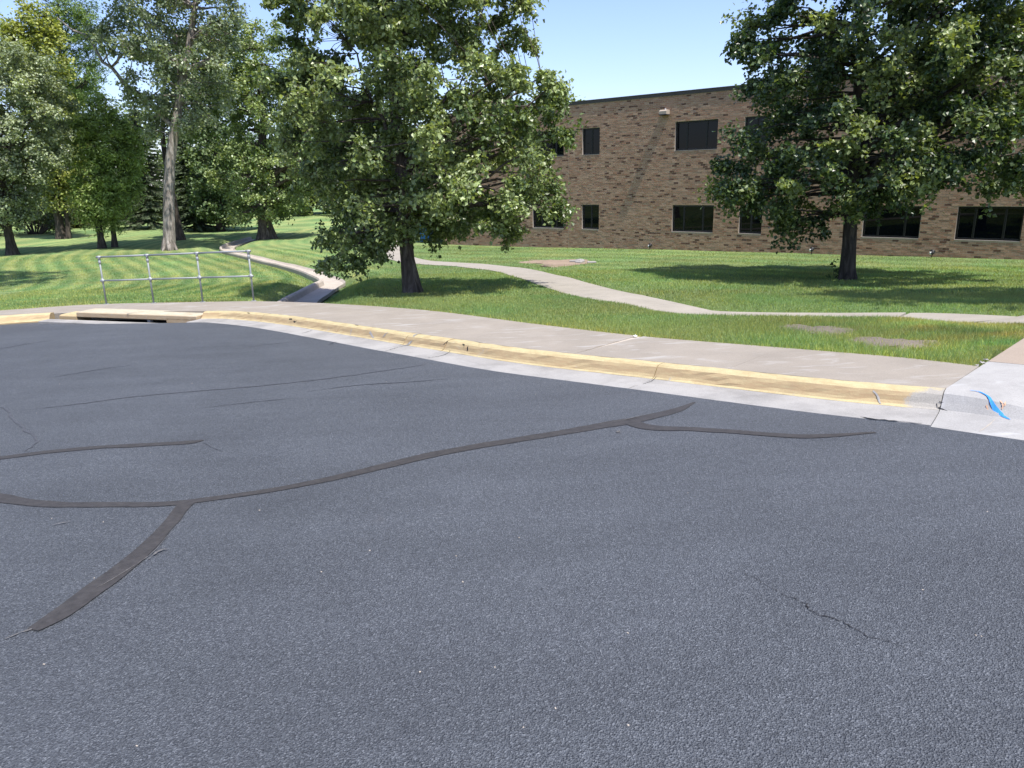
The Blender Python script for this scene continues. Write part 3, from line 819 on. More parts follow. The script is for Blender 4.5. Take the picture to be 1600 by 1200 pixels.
# ------------------------------------------------------------------ brick building
S0, S1, ZB, ZT = -15.0, 24.0, -2.45, 5.14
bl = wall_pt(0, -1.8)
bld = empty('brick_building', bl, 'two storey brown brick building with dark windows behind the lawn', 'building')
wide, nar = 2.08, 1.04
LZ0, LZ1, UZ0, UZ1 = -.955, .285, 2.70, 3.985
lay = [(-13.0, 3), (-8.30, 3), (-5.08, 2), (.05, 3), (3.35, 2), (8.54, 3), (11.83, 3), (16.2, 2), (19.5, 3)]
wins = []
for s, n in lay:
    w = wide if n == 3 else nar
    wins.append((s, s + w, LZ0, LZ1, n)); wins.append((s, s + w, UZ0, UZ1, n))
RD = .13
# mortar wall with true openings
sb = sorted(set([S0, S1] + [w[0] for w in wins] + [w[1] for w in wins])); zb = [ZB, LZ0, LZ1, UZ0, UZ1, ZT]
wm = MB()
for a, b in zip(sb[:-1], sb[1:]):
    for c, d in zip(zb[:-1], zb[1:]):
        if any(w[0] <= a and b <= w[1] and w[2] <= c and d <= w[3] for w in wins): continue
        wm.add([wall_pt(a, c), wall_pt(b, c), wall_pt(b, d), wall_pt(a, d)], [[0, 1, 2, 3]])
for a, b, c, d, n in wins:
    k = -RD - .05
    wm.add([wall_pt(a, c), wall_pt(b, c), wall_pt(b, d), wall_pt(a, d), wall_pt(a, c, k), wall_pt(b, c, k), wall_pt(b, d, k), wall_pt(a, d, k)],
           [[0, 4, 5, 1], [1, 5, 6, 2], [2, 6, 7, 3], [3, 7, 4, 0]])
D = -16.0
wm.add([wall_pt(S0, ZB), wall_pt(S0, ZT), wall_pt(S0, ZT, D), wall_pt(S0, ZB, D), wall_pt(S1, ZB), wall_pt(S1, ZT), wall_pt(S1, ZT, D), wall_pt(S1, ZB, D)],
       [[0, 1, 2, 3], [4, 7, 6, 5], [3, 2, 6, 7]])
wm.build('wall', M['mortar'], bld)
MB().add([wall_pt(S0, ZT - .1, -.1), wall_pt(S1, ZT - .1, -.1), wall_pt(S1, ZT - .1, D), wall_pt(S0, ZT - .1, D)], [[0, 1, 2, 3]]).build('roof', M['roof'], bld)
# bricks
BL, BH, J, BT = .226, .0745, .0115, .010
tones = np.array([(.315, .212, .152), (.285, .182, .126), (.345, .245, .182), (.245, .150, .104), (.105, .060, .045), (.360, .265, .198), (.270, .150, .100)])
tones[[0, 1, 2, 3, 5, 6]] = 1.10 * (.74 * tones[[0, 1, 2, 3, 5, 6]] + .26 * np.array([.30, .205, .155])); tones[4] *= 1.15; tones = tones * np.array([1.06, .99, .90])
tp = np.array([.25, .2, .17, .14, .09, .07, .08])
def brick_geo(s0, s1, z0, z1, t):
    e = .003
    f = [(s0, z0, -.02), (s1, z0, -.02), (s1, z1, -.02), (s0, z1, -.02), (s0 + e, z0 + e, t), (s1 - e, z0 + e, t), (s1 - e, z1 - e, t), (s0 + e, z1 - e, t)]
    return [wall_pt(s, z, o) for s, z, o in f], [[4, 5, 6, 7], [0, 1, 5, 4], [1, 2, 6, 5], [2, 3, 7, 6], [3, 0, 4, 7]]
rb = np.random.default_rng(5)
bricks = []
row = 0; z = ZB
while z + BH < ZT - .02:
    x = S0 - (row % 2) * (BL + J) / 2
    while x < S1:
        segs = [(max(x, S0), min(x + BL, S1))]
        for a, b, c, d, n in wins:
            if z + BH > c + .01 and z < d - .01:
                ns = []
                for p, q in segs:
                    if q <= a or p >= b: ns.append((p, q)); continue
                    if p < a: ns.append((p, a))
                    if q > b: ns.append((b, q))
                segs = ns
        # control joint
        ns = []
        for p, q in segs:
            if p < -5.92 < q: ns += [(p, -5.932), (-5.908, q)]
            else: ns.append((p, q))
        for p, q in ns:
            if q - p > .03: bricks.append((p, q, z, z + BH, row))
        x += BL + J
    z += BH + J; row += 1
bt = rb.choice(len(tones), len(bricks), p=tp); bvar = rb.uniform(.92, 1.08, len(bricks)); bthick = BT + rb.uniform(-.004, .005, len(bricks))
full = [i for i, b in enumerate(bricks) if abs(b[1] - b[0] - BL) < 1e-6]
cand = sorted([i for i in full if 10.5 < bricks[i][0] < 14.1 and -1.45 < bricks[i][2] < .5], key=lambda i: -bricks[i][0] * 1.0 - .0 * bricks[i][2])[:300]
cset = set(cand)
BV, BF, BC = [], [], []
for i, b in enumerate(bricks):
    if i in cset: continue
    v, f = brick_geo(*b[:4], bthick[i]); n = len(BV); BV += v; BF += [[q + n for q in g] for g in f]
    BC += [tones[bt[i]] * bvar[i]] * 8
bs = part('brickwork', np.array(BV), np.array(BF), M['brick'], bld, False, np.array(BC)); bs['kind'] = 'stuff'
# single bricks share a few meshes
protos = []
for k in range(14):
    v, f = brick_geo(0, BL, 0, BH, BT + (k % 5 - 2) * .002)
    v = np.array(v) - wall_pt(0, 0)
    protos.append(new_mesh('brick', v, np.array(f), M['brick'], False, np.tile(tones[k % 7] * (.94 if k < 7 else 1.06), (8, 1))))
for i in cand:
    b = bricks[i]; k = int(bt[i]) + (7 if bvar[i] > 1 else 0)
    link('brick', protos[k], bld, wall_pt(b[0], b[2]) - bl)
# coping in lengths
for k in range(13):
    a = S0 - .04 + k * 3.01; b = min(a + 3.0, S1 + .04)
    cm = MB()
    for z0, z1, o in ((ZT - .01, ZT + .115, .045), (ZT + .117, ZT + .155, .062)):
        cm.add([wall_pt(s, zz, oo) for zz in (z0, z1) for s, oo in ((a, o), (b, o), (b, -.35), (a, -.35))],
               [[0, 1, 5, 4], [1, 2, 6, 5], [2, 3, 7, 6], [3, 0, 4, 7], [4, 5, 6, 7], [3, 2, 1, 0]])
    cm.build('coping', M['coping'], bld)
# windows
def wbox(mb, s0, s1, z0, z1, o0, o1):
    return mb.add([wall_pt(s, zz, o) for zz in (z0, z1) for s, o in ((s0, o1), (s1, o1), (s1, o0), (s0, o0))],
                  [[0, 1, 5, 4], [1, 2, 6, 5], [2, 3, 7, 6], [3, 0, 4, 7], [4, 5, 6, 7], [3, 2, 1, 0]])
for a, b, c, d, n in wins:
    fr = MB(); t = .055; o0, o1 = -RD - .04, -RD + .03
    wbox(fr, a + .004, b - .004, d - t - .02, d - .004, o0, o1); wbox(fr, a + .004, b - .004, c + .03, c + .03 + t, o0, o1)
    wbox(fr, a + .004, a + t, c + .03 + t, d - t - .02, o0, o1); wbox(fr, b - t, b - .004, c + .03 + t, d - t - .02, o0, o1)
    ms = [] if n == 2 else []
    if n == 3: ms = [a + (b - a) * .27, a + (b - a) * .73]
    else: ms = [a + (b - a) * .5]
    for m in ms: wbox(fr, m - .032, m + .032, c + .03 + t, d - t - .02, o0, o1)
    fo = fr.build('window', M['frame'], bld)
    ed = [a + t] + sum([[m - .032, m + .032] for m in ms], []) + [b - t]
    for p, q in zip(ed[::2], ed[1::2]):
        wbox(MB(), p + .001, q - .001, c + .03 + t, d - t - .02, -RD - .03, -RD - .005).build('pane', M['glass'], fo)
        bd = MB(); wbox(bd, p + .012, q - .012, c + .031 + t, c + .043 + t, -RD - .004, -RD + .008); wbox(bd, p + .003, p + .014, c + .044 + t, d - t - .03, -RD - .004, -RD + .008)
        bd.build('glazing_bead', M['bead'], fo)
    sl = MB(); wbox(sl, a + .006, b - .006, c + .003, c + .028, -RD - .03, .022); sl.build('sill', M['trim'], fo)
    jb = MB(); wbox(jb, a + .0005, a + .0035, c + .03, d - .003, -RD + .031, .004); jb.build('jamb_trim', M['trim'], fo)

# wall lamp near the roof line
lp = wall_pt(-.44, 4.40)
lamp = empty('wall_lamp', lp, 'tan box shaped wall lamp high on the brick wall left of a wide window', 'wall lamp')
lm = MB(); wbox(lm, -.64, -.24, 4.30, 4.335, -.01 + .03, .36); lm.build('lens_rim', M['black'], lamp)
lm = MB(); lm.add([wall_pt(s, zz, o) for s in (-.63, -.25) for zz, o in ((4.337, .02), (4.337, .345), (4.47, .345), (4.535, .22), (4.535, .02))],
                  [[0, 1, 2, 3, 4], [9, 8, 7, 6, 5], [0, 5, 6, 1], [1, 6, 7, 2], [2, 7, 8, 3], [3, 8, 9, 4], [4, 9, 5, 0]])
lm.build('housing', M['tan'], lamp)
lm = MB(); wbox(lm, -.46, -.42, 4.536, 4.60, .06, .10); lm.build('photocell', M['white'], lamp)

# flood lights at the foot of the wall
def flood(s, out, label, dz=0.0):
    p = wall_pt(s, 0, out); z = gz(p[0], p[1]); e = empty('flood_light', (p[0], p[1], z), label, 'flood light', 'small lights at the foot of the brick wall')
    MB().tube([(p[0], p[1], z - .05), (p[0], p[1], z + .16 + dz)], .018, 6).build('stake', M['black'], e)
    ax = np.array([*(-W_N), .9]); ax /= np.linalg.norm(ax); c = np.array([p[0], p[1], z + .20 + dz])
    MB().tube([c - ax * .09, c - ax * .04, c + ax * .05, c + ax * .07], [.035, .07, .09, .095], 10).build('head', M['black'], e, True)
    q = c - ax * .04 - np.array([*W_DIR, 0]) * .04
    MB().tube([q + np.array([0, 0, -.05]), q + np.array([0, 0, .06])], [.045, .05], 8).build('ballast', M['white'], e, True)
for (px, py), lab in (((1021, 389), 'small white and black flood light on the turf left of a wide ground floor window'), ((1272, 399), 'small black and white flood light on the turf left of the maple trunk'), ((1460, 392), 'tiny white flood light at the wall foot between the two right windows')):
    d = ray(px, py); t = (np.r_[W_N, 0] @ (np.r_[W_P0, 0] - CPOS)) / (np.r_[W_N, 0] @ d); p = CPOS + d * t
    flood(float((p[:2] - W_P0) @ W_DIR), .35, lab)

# ------------------------------------------------------------------ pipe railing
posts = [on_lot(px, py, .152) for px, py in ((166.5, 475.5), (242.5, 474), (318.5, 472.5), (396.5, 470.5))]
a0, a3 = posts[0], posts[3]; posts = [a0 + (a3 - a0) * t for t in (0, 1 / 3, 2 / 3, 1)]
RH = 1.08
rl = empty('pipe_railing', (a0 + a3) / 2, 'galvanised steel pipe railing standing behind the storm drain', 'railing')
rdir = (a3 - a0) / np.linalg.norm(a3 - a0); up = np.array([0, 0, 1.0])
for p in posts:
    po = MB().tube([p, p + up * (RH - .03)], .019, 10).build('post', M['galv'], rl, True)
    MB().tube([p - up * .002, p + up * .012], .055, 12).build('base_flange', M['fitting'], po)
    MB().tube([p + up * (RH - .16), p + up * (RH - .13), p + up * (RH - .10), p + up * (RH - .07)], [.021, .031, .031, .021], 10).build('collar', M['fitting'], po, True)
    f1 = MB().tube([p + up * (RH - .07), p + up * (RH + .028)], .027, 10); f1.tube([p + up * RH - rdir * .055, p + up * RH + rdir * .055], .027, 10)
    f1.build('top_fitting', M['fitting'], po, True)
    f2 = MB().tube([p + up * (RH * .505 - .05), p + up * (RH * .505 + .05)], .026, 10); f2.tube([p + up * RH * .505 - rdir * .05, p + up * RH * .505 + rdir * .05], .026, 10)
    f2.build('middle_fitting', M['fitting'], po, True)
for k in range(3):
    p, q = posts[k], posts[k + 1]
    MB().tube([p + up * RH - rdir * (.07 if k == 0 else 0), q + up * RH + rdir * (.05 if k == 2 else 0)], .0205, 10).build('top_rail', M['galv'], rl, True)
    MB().tube([p + up * RH * .505, q + up * RH * .505], .019, 10).build('middle_rail', M['galv'], rl, True)

# ------------------------------------------------------------------ trees
def frame_vecs(n, r):
    v = r.normal(size=(n, 3)); return v / (np.linalg.norm(v, axis=1, keepdims=True) + 1e-9)

def leaves(pos, nrm, length, width, cols, r, droop=.35):
    """bent diamond leaves, two triangles each"""
    n = len(pos)
    d = np.cross(nrm, frame_vecs(n, r)); d /= (np.linalg.norm(d, axis=1, keepdims=True) + 1e-9)
    d[:, 2] -= droop; d /= np.linalg.norm(d, axis=1, keepdims=True)
    s = np.cross(d, nrm); s /= (np.linalg.norm(s, axis=1, keepdims=True) + 1e-9)
    n2 = np.cross(s, d)
    L = (length * r.uniform(.7, 1.25, n))[:, None]; W = (width * r.uniform(.7, 1.25, n))[:, None]
    p0 = pos; p1 = pos + d * L * .42 + s * W * .5 + n2 * W * .16; p2 = pos + d * L; p3 = pos + d * L * .42 - s * W * .5 + n2 * W * .16
    v = np.stack([p0, p1, p2, p3], 1).reshape(-1, 3)
    i = np.arange(n)[:, None] * 4
    f = np.concatenate([i + np.array([[0, 1, 2]]), i + np.array([[0, 2, 3]])], 0)
    return v, f, np.repeat(cols, 4, axis=0)

def env_px(base, rows, extra):
    """crown outline rows (py, left px, right px) at the tree's own depth -> (height, left m, right m)"""
    out = []
    for py, a, b in rows:
        p, q = at_y(a, py, base[1]), at_y(b, py, base[1])
        out.append(((p[2] + q[2]) / 2 - base[2], p[0] - base[0], q[0] - base[0]))
    return sorted(out + list(extra))

def make_tree(name, label, cat, base, rows, extra=(), trunk_r=.2, n_clump=150, per=240, leaf=(.125, .10), rc=(.4, .75), col=(.07, .10, .03), col2=None,
              bark='bark_grey', lm='leaf', seed=1, group=None, depth_k=.85, bias=.45, fork=None, twigs=7, droop=.35, limb_n=14, flare=1.5, crown_gap=0.0, lean=(0, 0), up_bias=.85, cmul=1.6, open_front=0.0, lead_px=None, mix_pow=1.2, multi=None):
    r = np.random.default_rng(seed); base = np.asarray(base, float)
    E = env_px(base, rows, extra); hs = np.array([e[0] for e in E]); xl = np.array([e[1] for e in E]); xr = np.array([e[2] for e in E])
    h0, h1 = hs[0], hs[-1]
    root = empty(name, base, label, cat, group)
    # leader
    k = 14; tz = np.linspace(0, h1 * .93, k)
    midx = np.interp(tz, hs, (xl + xr) / 2) * np.clip((tz - h0) / (h1 - h0 + 1e-6), 0, 1) * .75
    wob = np.cumsum(r.normal(size=(k, 2)) * .012 * h1 / 12, axis=0); wob[:2] = 0
    lead = np.stack([midx + wob[:, 0] + lean[0] * tz, wob[:, 1] + lean[1] * tz, tz], 1)
    if lead_px:
        lp_ = np.array([at_y(a, b, base[1]) - base for a, b in lead_px]); lp_[0] = 0
        zz = lp_[:, 2]; sl = (lp_[-1, 0] - lp_[-2, 0]) / (zz[-1] - zz[-2])
        lead[:, 0] = np.where(tz <= zz[-1], np.interp(tz, zz, lp_[:, 0]), lp_[-1, 0] + (tz - zz[-1]) * sl)
    lr = trunk_r * np.interp(tz / h1, [0, .02, .06, .3, .6, .93], [flare, 1.1, 1.0, .78, .42, .06])
    def lead_at(h): return np.array([np.interp(h, tz, lead[:, q]) for q in range(3)])
    # clump centres
    C, cr = [], []
    wts = np.maximum(xr - xl, .1)
    hh = np.linspace(h0, h1, 200); ww = np.interp(hh, hs, wts) ** 1.6; cdf = np.cumsum(ww) / ww.sum()
    tries = 0
    while len(C) < n_clump and tries < n_clump * 40:
        tries += 1
        h = np.interp(r.random(), cdf, hh); a, b = np.interp(h, hs, xl), np.interp(h, hs, xr)
        cx, rx = (a + b) / 2, (b - a) / 2; c_r = r.uniform(*rc)
        rx2 = max(rx - c_r * .55, .05); ry = max(rx * depth_k - c_r * .5, .05)
        th = r.uniform(0, 2 * math.pi); q = r.random() ** bias
        p = np.array([cx + rx2 * q * math.cos(th), ry * q * math.sin(th), h])
        if open_front and h < .62 * h1 and p[1] < .8 and abs(p[0] - np.interp(h, tz, lead[:, 0])) < open_front: continue
        if C and np.min(np.linalg.norm(np.array(C) - p, axis=1)) < c_r * .62: continue
        C.append(p); cr.append(c_r)
    C = np.array(C); cr = np.array(cr)
    tv, tf, bv, bf = [], [], [], []
    cnt = {}
    def push(store_v, store_f, pts, rad, sides):
        v, f = tube_arrays(np.asarray(pts), np.asarray(rad), sides); n0 = cnt.get(id(store_v), 0); cnt[id(store_v)] = n0 + len(v)
        store_v.append(v); store_f.append(f + n0)
    push(tv, tf, lead, lr, 12)
    if multi:                                     # extra stems from the ground
        for (dx, dy, lx, ly, hk, rk) in multi:
            tz2 = np.linspace(0, h1 * hk, 9); pts = np.stack([dx + lx * tz2 + .1 * np.sin(tz2), dy + ly * tz2, tz2], 1)
            push(tv, tf, pts, trunk_r * rk * np.interp(tz2 / (h1 * hk), [0, .05, .5, 1], [1.35, 1, .6, .1]), 9)
    # root flare
    for q in range(6):
        a = q * 2 * math.pi / 6 + r.uniform(-.3, .3); d = np.array([math.cos(a), math.sin(a)])
        pts = [np.array([d[0] * trunk_r * .55, d[1] * trunk_r * .55, trunk_r * 2.2]), np.array([d[0] * trunk_r * 1.0, d[1] * trunk_r * 1.0, trunk_r * .8]), np.array([d[0] * trunk_r * 1.35, d[1] * trunk_r * 1.35, trunk_r * .12]), np.array([d[0] * trunk_r * 1.65, d[1] * trunk_r * 1.65, -.08])]
        push(tv, tf, pts, [trunk_r * .42, trunk_r * .40, trunk_r * .30, trunk_r * .12], 6)
    # limbs to spread clumps, twigs from nearest limb
    nodes = [(lead[i], lr[i]) for i in range(2, k)]
    order = np.argsort(-np.linalg.norm(C[:, :2] - np.array([lead_at(h)[:2] for h in C[:, 2]]), axis=1))
    hm = tz >= min(max(h0 * .9 + .2, tz[2]), tz[4]); limb_pts = [lead[hm]]; limb_rad = [lr[hm]]
    def branch(p0, p1, r0, r1, sag, n=7):
        t = np.linspace(0, 1, n)[:, None]; mid = (p0 + p1) / 2 + np.array([0, 0, sag * np.linalg.norm(p1 - p0)])
        pts = (1 - t) ** 2 * p0 + 2 * t * (1 - t) * mid + t ** 2 * p1
        pts[1:-1] += r.normal(size=(n - 2, 3)) * .02 * np.linalg.norm(p1 - p0)
        return pts, r0 + (r1 - r0) * np.linspace(0, 1, n)
    used = set()
    for i in order[:limb_n]:
        p1 = C[i]; hd = np.linalg.norm(p1[:2]); ha = np.clip(p1[2] - hd * r.uniform(.35, .85), h0 * .75 + .09 * h1 + .12 * h1 * r.random(), h1 * .8)
        ha = min(ha, max(p1[2] + .5, h0 * .7 + .06 * h1 + .2)); p0 = lead_at(ha); r0 = min(np.interp(ha, tz, lr) * .45, trunk_r * .42)
        pts, rd = branch(p0, p1, r0, r0 * .16, r.uniform(-.02, .10)); push(bv, bf, pts, rd, 7)
        limb_pts.append(pts); limb_rad.append(rd); used.add(int(i))
    if fork:
        for (ha, p1, fr) in fork:
            pts, rd = branch(lead_at(ha), np.array(p1, float), trunk_r * fr, trunk_r * fr * .2, .06, 9); push(bv, bf, pts, rd, 8)
            limb_pts.append(pts); limb_rad.append(rd)
    LP = np.vstack(limb_pts); LR = np.concatenate(limb_rad)
    for i in range(len(C)):
        if i in used: continue
        d = np.linalg.norm(LP - C[i], axis=1) + np.where(LP[:, 2] > C[i][2] + .3, 1.5, 0); j = int(np.argmin(d))
        pts, rd = branch(LP[j], C[i], min(LR[j] * .6, .05 * trunk_r / .2 * (.5 + d[j] / 3)), .007, r.uniform(-.05, .1), 5)
        push(bv, bf, pts, rd, 5)
    # twigs and leaves
    lp, ln, lc = [], [], []
    col = np.array(col) * cmul; col2 = cmul * np.array(col2) if col2 is not None else col * np.array([1.5, 1.3, 1.1])
    for i in range(len(C)):
        out = C[i] - np.array([0, 0, (h0 + h1) / 2]); out = out / (np.linalg.norm(out) + 1e-6)
        tw = frame_vecs(twigs, r) * np.array([1, 1, .65]) + out * .45 + np.array([0, 0, .12])
        tw = tw / np.linalg.norm(tw, axis=1, keepdims=True) * (cr[i] * r.uniform(.7, 1.35, twigs))[:, None]
        mixc = r.random() ** mix_pow * 1.05
        for t in tw:
            pts = np.stack([C[i], C[i] + t * .55 + np.array([0, 0, .03]), C[i] + t - np.array([0, 0, .10 * np.linalg.norm(t)])])
            push(bv, bf, pts, [.009, .006, .003], 3)
            n = max(3, int(per / twigs * r.uniform(.7, 1.3)))
            u = r.random(n) ** .7; p = C[i] + t * u[:, None] - np.array([0, 0, .10])[None, :] * (u ** 2)[:, None]
            p = p + r.normal(size=(n, 3)) * (cr[i] * .17)
            nn = frame_vecs(n, r) * .9 + np.array([0, 0, up_bias]) + out * .25
            nn /= np.linalg.norm(nn, axis=1, keepdims=True)
            m = np.clip(mixc + r.normal(size=n) * .25, 0, 1)[:, None]
            c = (col * (1 - m) + col2 * m) * r.uniform(.6, 1.45, n)[:, None]
            lp.append(p); ln.append(nn); lc.append(c)
    lp, ln, lc = np.vstack(lp), np.vstack(ln), np.vstack(lc)
    v, f, c = leaves(lp, ln, leaf[0], leaf[1], lc, r, droop)
    part('trunk', np.vstack(tv) + base, np.vstack(tf), M[bark], root, True)
    part('branches', np.vstack(bv) + base, np.vstack(bf), M[bark], root, True)
    part('crown', v + base, f, M[lm], root, False, c)
    return root

def foot(px, py): 
    p = hit(px, py); return np.array([p[0], p[1], gz(p[0], p[1]) - .02])

def foot_xy(x, y): return np.array([x, y, gz(x, y) - .02])

t1b = np.array([T1[0], T1[1], gz(T1[0], T1[1]) - .02]); t2b = np.array([T2[0], T2[1], gz(T2[0], T2[1]) - .02])
make_tree('leafy_tree', 'leafy tree with low drooping branches in its own shade between sidewalk and path', 'tree', t1b,
          [(402, 492, 600), (384, 482, 640), (368, 478, 872), (300, 476, 904), (250, 455, 914), (200, 412, 922), (155, 402, 926), (128, 402, 864), (100, 405, 836), (50, 412, 850), (0, 420, 858)],
          [(8.6, -3.1, 2.9), (10.2, -2.2, 2.1), (11.4, -.9, .9), (11.9, -.2, .2)], trunk_r=.175, n_clump=400, per=300, leaf=(.105, .088), rc=(.28, .58), mix_pow=1.0, col=(.052, .079, .025), col2=(.180, .218, .092), lead_px=[(645, 457), (636, 400), (630, 330), (626, 250), (618, 170), (608, 90), (600, 0)],
          bark='bark_grey', seed=11, limb_n=20, fork=[(2.6, (1.5, .2, 5.2), .38), (2.9, (-1.2, -.2, 5.8), .34)], flare=1.5, droop=.5)
make_tree('shade_maple', 'dense dark green maple on the lawn in front of the brick building', 'tree', t2b,
          [(356, 1205, 1262), (340, 1188, 1310), (322, 1160, 1360), (306, 1135, 1450), (288, 1110, 1600), (250, 1116, 1660), (200, 1126, 1690), (165, 1142, 1700), (120, 1150, 1705), (40, 1146, 1690), (0, 1155, 1680)],
          [(9.3, -2.4, 4.6), (11.0, -1.4, 3.0), (12.3, -.2, 1.4), (12.9, .3, .8)], trunk_r=.185, n_clump=420, per=310, leaf=(.115, .105), rc=(.30, .66), mix_pow=2.6, col=(.027, .050, .022), col2=(.145, .178, .066), lead_px=[(1323, 437), (1327, 380), (1332, 300), (1338, 200), (1345, 80), (1350, 0)],
          bark='bark_dark', seed=12, limb_n=20, flare=1.25, droop=.3)

cot = foot(265, 391)
make_tree('tall_cottonwood', 'tall cottonwood with a pale furrowed trunk behind the railing', 'tree', cot,
          [(215, 225, 320), (180, 200, 345), (130, 178, 365), (100, 150, 382), (50, 140, 388), (0, 160, 392)], [(17.5, -4.0, 5.2), (20, -3, 4), (22.5, -1, 2), (23.5, 0, .6)],
          trunk_r=.34, n_clump=255, per=190, leaf=(.17, .145), rc=(.55, 1.05), lead_px=[(265, 391), (263, 300), (266, 240), (275, 185), (286, 120), (297, 60), (305, 0)], col=(.066, .088, .050), col2=(.145, .168, .105), bark='bark_pale', seed=21, cmul=1.9, open_front=.5, limb_n=16,
          fork=[(7.0, (-4.5, 0, 13.0), .5), (8.2, (1.9, .5, 12), .35)], flare=1.1)
make_tree('broad_cottonwood', 'broad cottonwood with a thick leaning trunk beside the channel bend', 'tree', foot(417, 373),
          [(335, 345, 480), (300, 325, 505), (240, 330, 520), (180, 350, 520), (110, 330, 500), (60, 335, 460), (22, 345, 420)], [], trunk_r=.48, n_clump=220, per=180, leaf=(.18, .155), rc=(.55, 1.05),
          col=(.060, .090, .034), col2=(.130, .160, .065), bark='bark_grey', seed=22, cmul=2.1, flare=1.35)
make_tree('pale_maple', 'pale green maple at the left edge with its trunk in shade', 'tree', foot(20, 398),
          [(345, -40, 55), (300, -70, 80), (250, -90, 104), (180, -90, 112), (120, -80, 100), (85, -60, 75), (70, -30, 30)], [], trunk_r=.25, n_clump=210, per=220, leaf=(.17, .11), rc=(.5, .95),
          col=(.078, .100, .056), col2=(.185, .212, .135), bark='bark_dark', seed=23, cmul=1.9)
make_tree('yellow_green_tree', 'tall yellow green tree with a forked dark trunk behind the pale maple', 'tree', foot(97, 373),
          [(315, 60, 130), (260, 55, 135), (200, 40, 120), (100, -10, 105), (50, -10, 100), (12, 10, 70)], [], trunk_r=.30, n_clump=150, per=120, leaf=(.25, .18), rc=(.7, 1.2),
          col=(.095, .118, .030), col2=(.185, .20, .055), bark='bark_dark', seed=24, cmul=1.8, multi=[(.5, 0, .03, 0, .5, .6)], lm='leaf_far')
make_tree('tall_locust', 'tall fine leaved locust with a bare double stem against the sky', 'tree', foot(131, 352),
          [(165, 105, 150), (130, 70, 168), (80, 58, 164), (20, 60, 155), (0, 70, 145)], [(24.5, -2, 1), (26, -1, .4)], trunk_r=.32, n_clump=120, per=170, leaf=(.34, .09), rc=(.7, 1.4),
          col=(.050, .082, .022), col2=(.090, .130, .036), bark='bark_dark', seed=25, cmul=2.0, lm='leaf_far', multi=[(.4, .1, .02, 0, .8, .6)], up_bias=1.0)
make_tree('low_locust', 'dark green fine leaved locust with two slim stems left of the railing', 'tree', foot(160, 388),
          [(352, 150, 195), (330, 122, 205), (300, 108, 220), (250, 115, 226), (200, 100, 215), (165, 125, 190), (150, 140, 170)], [], trunk_r=.20, n_clump=170, per=170, leaf=(.26, .075), rc=(.5, 1.0),
          col=(.048, .072, .022), col2=(.098, .125, .042), bark='bark_dark', seed=26, cmul=3.2, lm='leaf_far', multi=[(.5, .6, -.02, 0, .6, .85)], up_bias=1.0)
make_tree('round_tree', 'round dark green tree on a slim trunk right of the tall cottonwood', 'tree', foot(345, 361),
          [(345, 318, 395), (320, 295, 415), (270, 285, 425), (200, 290, 420), (130, 300, 410), (80, 318, 400), (55, 340, 385)], [], trunk_r=.26, n_clump=180, per=110, leaf=(.24, .2), rc=(.6, 1.1),
          col=(.040, .066, .028), col2=(.085, .115, .050), bark='bark_dark', seed=27, cmul=2.1, lm='leaf_far')
make_tree('slim_tree', 'slim dark trunked tree just behind the tall cottonwood', 'tree', foot(281, 375),
          [(215, 255, 330), (160, 240, 345), (100, 235, 350), (60, 250, 340)], [], trunk_r=.30, n_clump=80, per=100, leaf=(.24, .2), rc=(.6, 1.0), col=(.045, .07, .03), col2=(.09, .12, .055),
          bark='bark_dark', seed=28, cmul=2.0, lm='leaf_far', lean=(-.04, 0))

def make_spruce(label, base, h, rad, seed, col=(.085, .115, .062)):
    r = np.random.default_rng(seed); root = empty('spruce_tree', base, label, 'tree', 'spruces under the tall cottonwood')
    tr = MB(); tr.tube([base, base + np.array([0, 0, h * .5]), base + np.array([0, 0, h])], [.2, .12, .02], 8); tr.build('trunk', M['bark_dark'], root, True)
    bv, bf, n0 = [], [], 0; lp, ld, lc = [], [], []
    for t in np.linspace(.06, .98, 34):
        nb = 8 if t < .8 else 5
        for q in range(nb):
            a = r.uniform(0, 2 * math.pi); L = rad * (1 - t) ** .8 * r.uniform(.75, 1.1) + .15; z = h * t
            s = np.linspace(0, 1, 5)[:, None]; d = np.array([math.cos(a), math.sin(a), 0])
            pts = np.array([0, 0, z]) + d * L * s + np.array([0, 0, 1.0]) * (-.30 * L * s + .12 * L * s ** 2)
            v, f = tube_arrays(pts, np.linspace(.03, .008, 5), 4); bv.append(v); bf.append(f + n0); n0 += len(v)
            m = int(40 * L); u = r.random(m) ** .8
            p = np.stack([np.interp(u, s[:, 0], pts[:, k]) for k in range(3)], 1)
            side = np.cross(d, [0, 0, 1]); dd = d * .7 + side * r.choice([-1, 1], m)[:, None] * r.uniform(.3, 1.0, m)[:, None] + np.array([0, 0, -1]) * r.uniform(.0, .7, m)[:, None]
            lp.append(p); ld.append(dd / np.linalg.norm(dd, axis=1, keepdims=True)); lc.append(np.array(col) * r.uniform(.65, 1.5, m)[:, None])
    lp, ld, lc = np.vstack(lp), np.vstack(ld), np.vstack(lc); n = len(lp)
    L = r.uniform(.22, .48, n)[:, None]; sdv = np.cross(ld, frame_vecs(n, r)); sdv /= np.linalg.norm(sdv, axis=1, keepdims=True)
    v = np.stack([lp - sdv * .03, lp + ld * L * .5 + sdv * .05, lp + ld * L, lp + ld * L * .5 - sdv * .05], 1).reshape(-1, 3)
    i = np.arange(n)[:, None] * 4; f = np.concatenate([i + [[0, 1, 2]], i + [[0, 2, 3]]], 0)
    part('branches', np.vstack(bv) + base, np.vstack(bf), M['bark_dark'], root)
    part('crown', v + base, f, M['needle'], root, False, np.repeat(lc, 4, axis=0))
make_spruce('dark spruce with low sweeping branches left of the pale cottonwood trunk', foot(236, 357), 11.5, 3.2, 31)
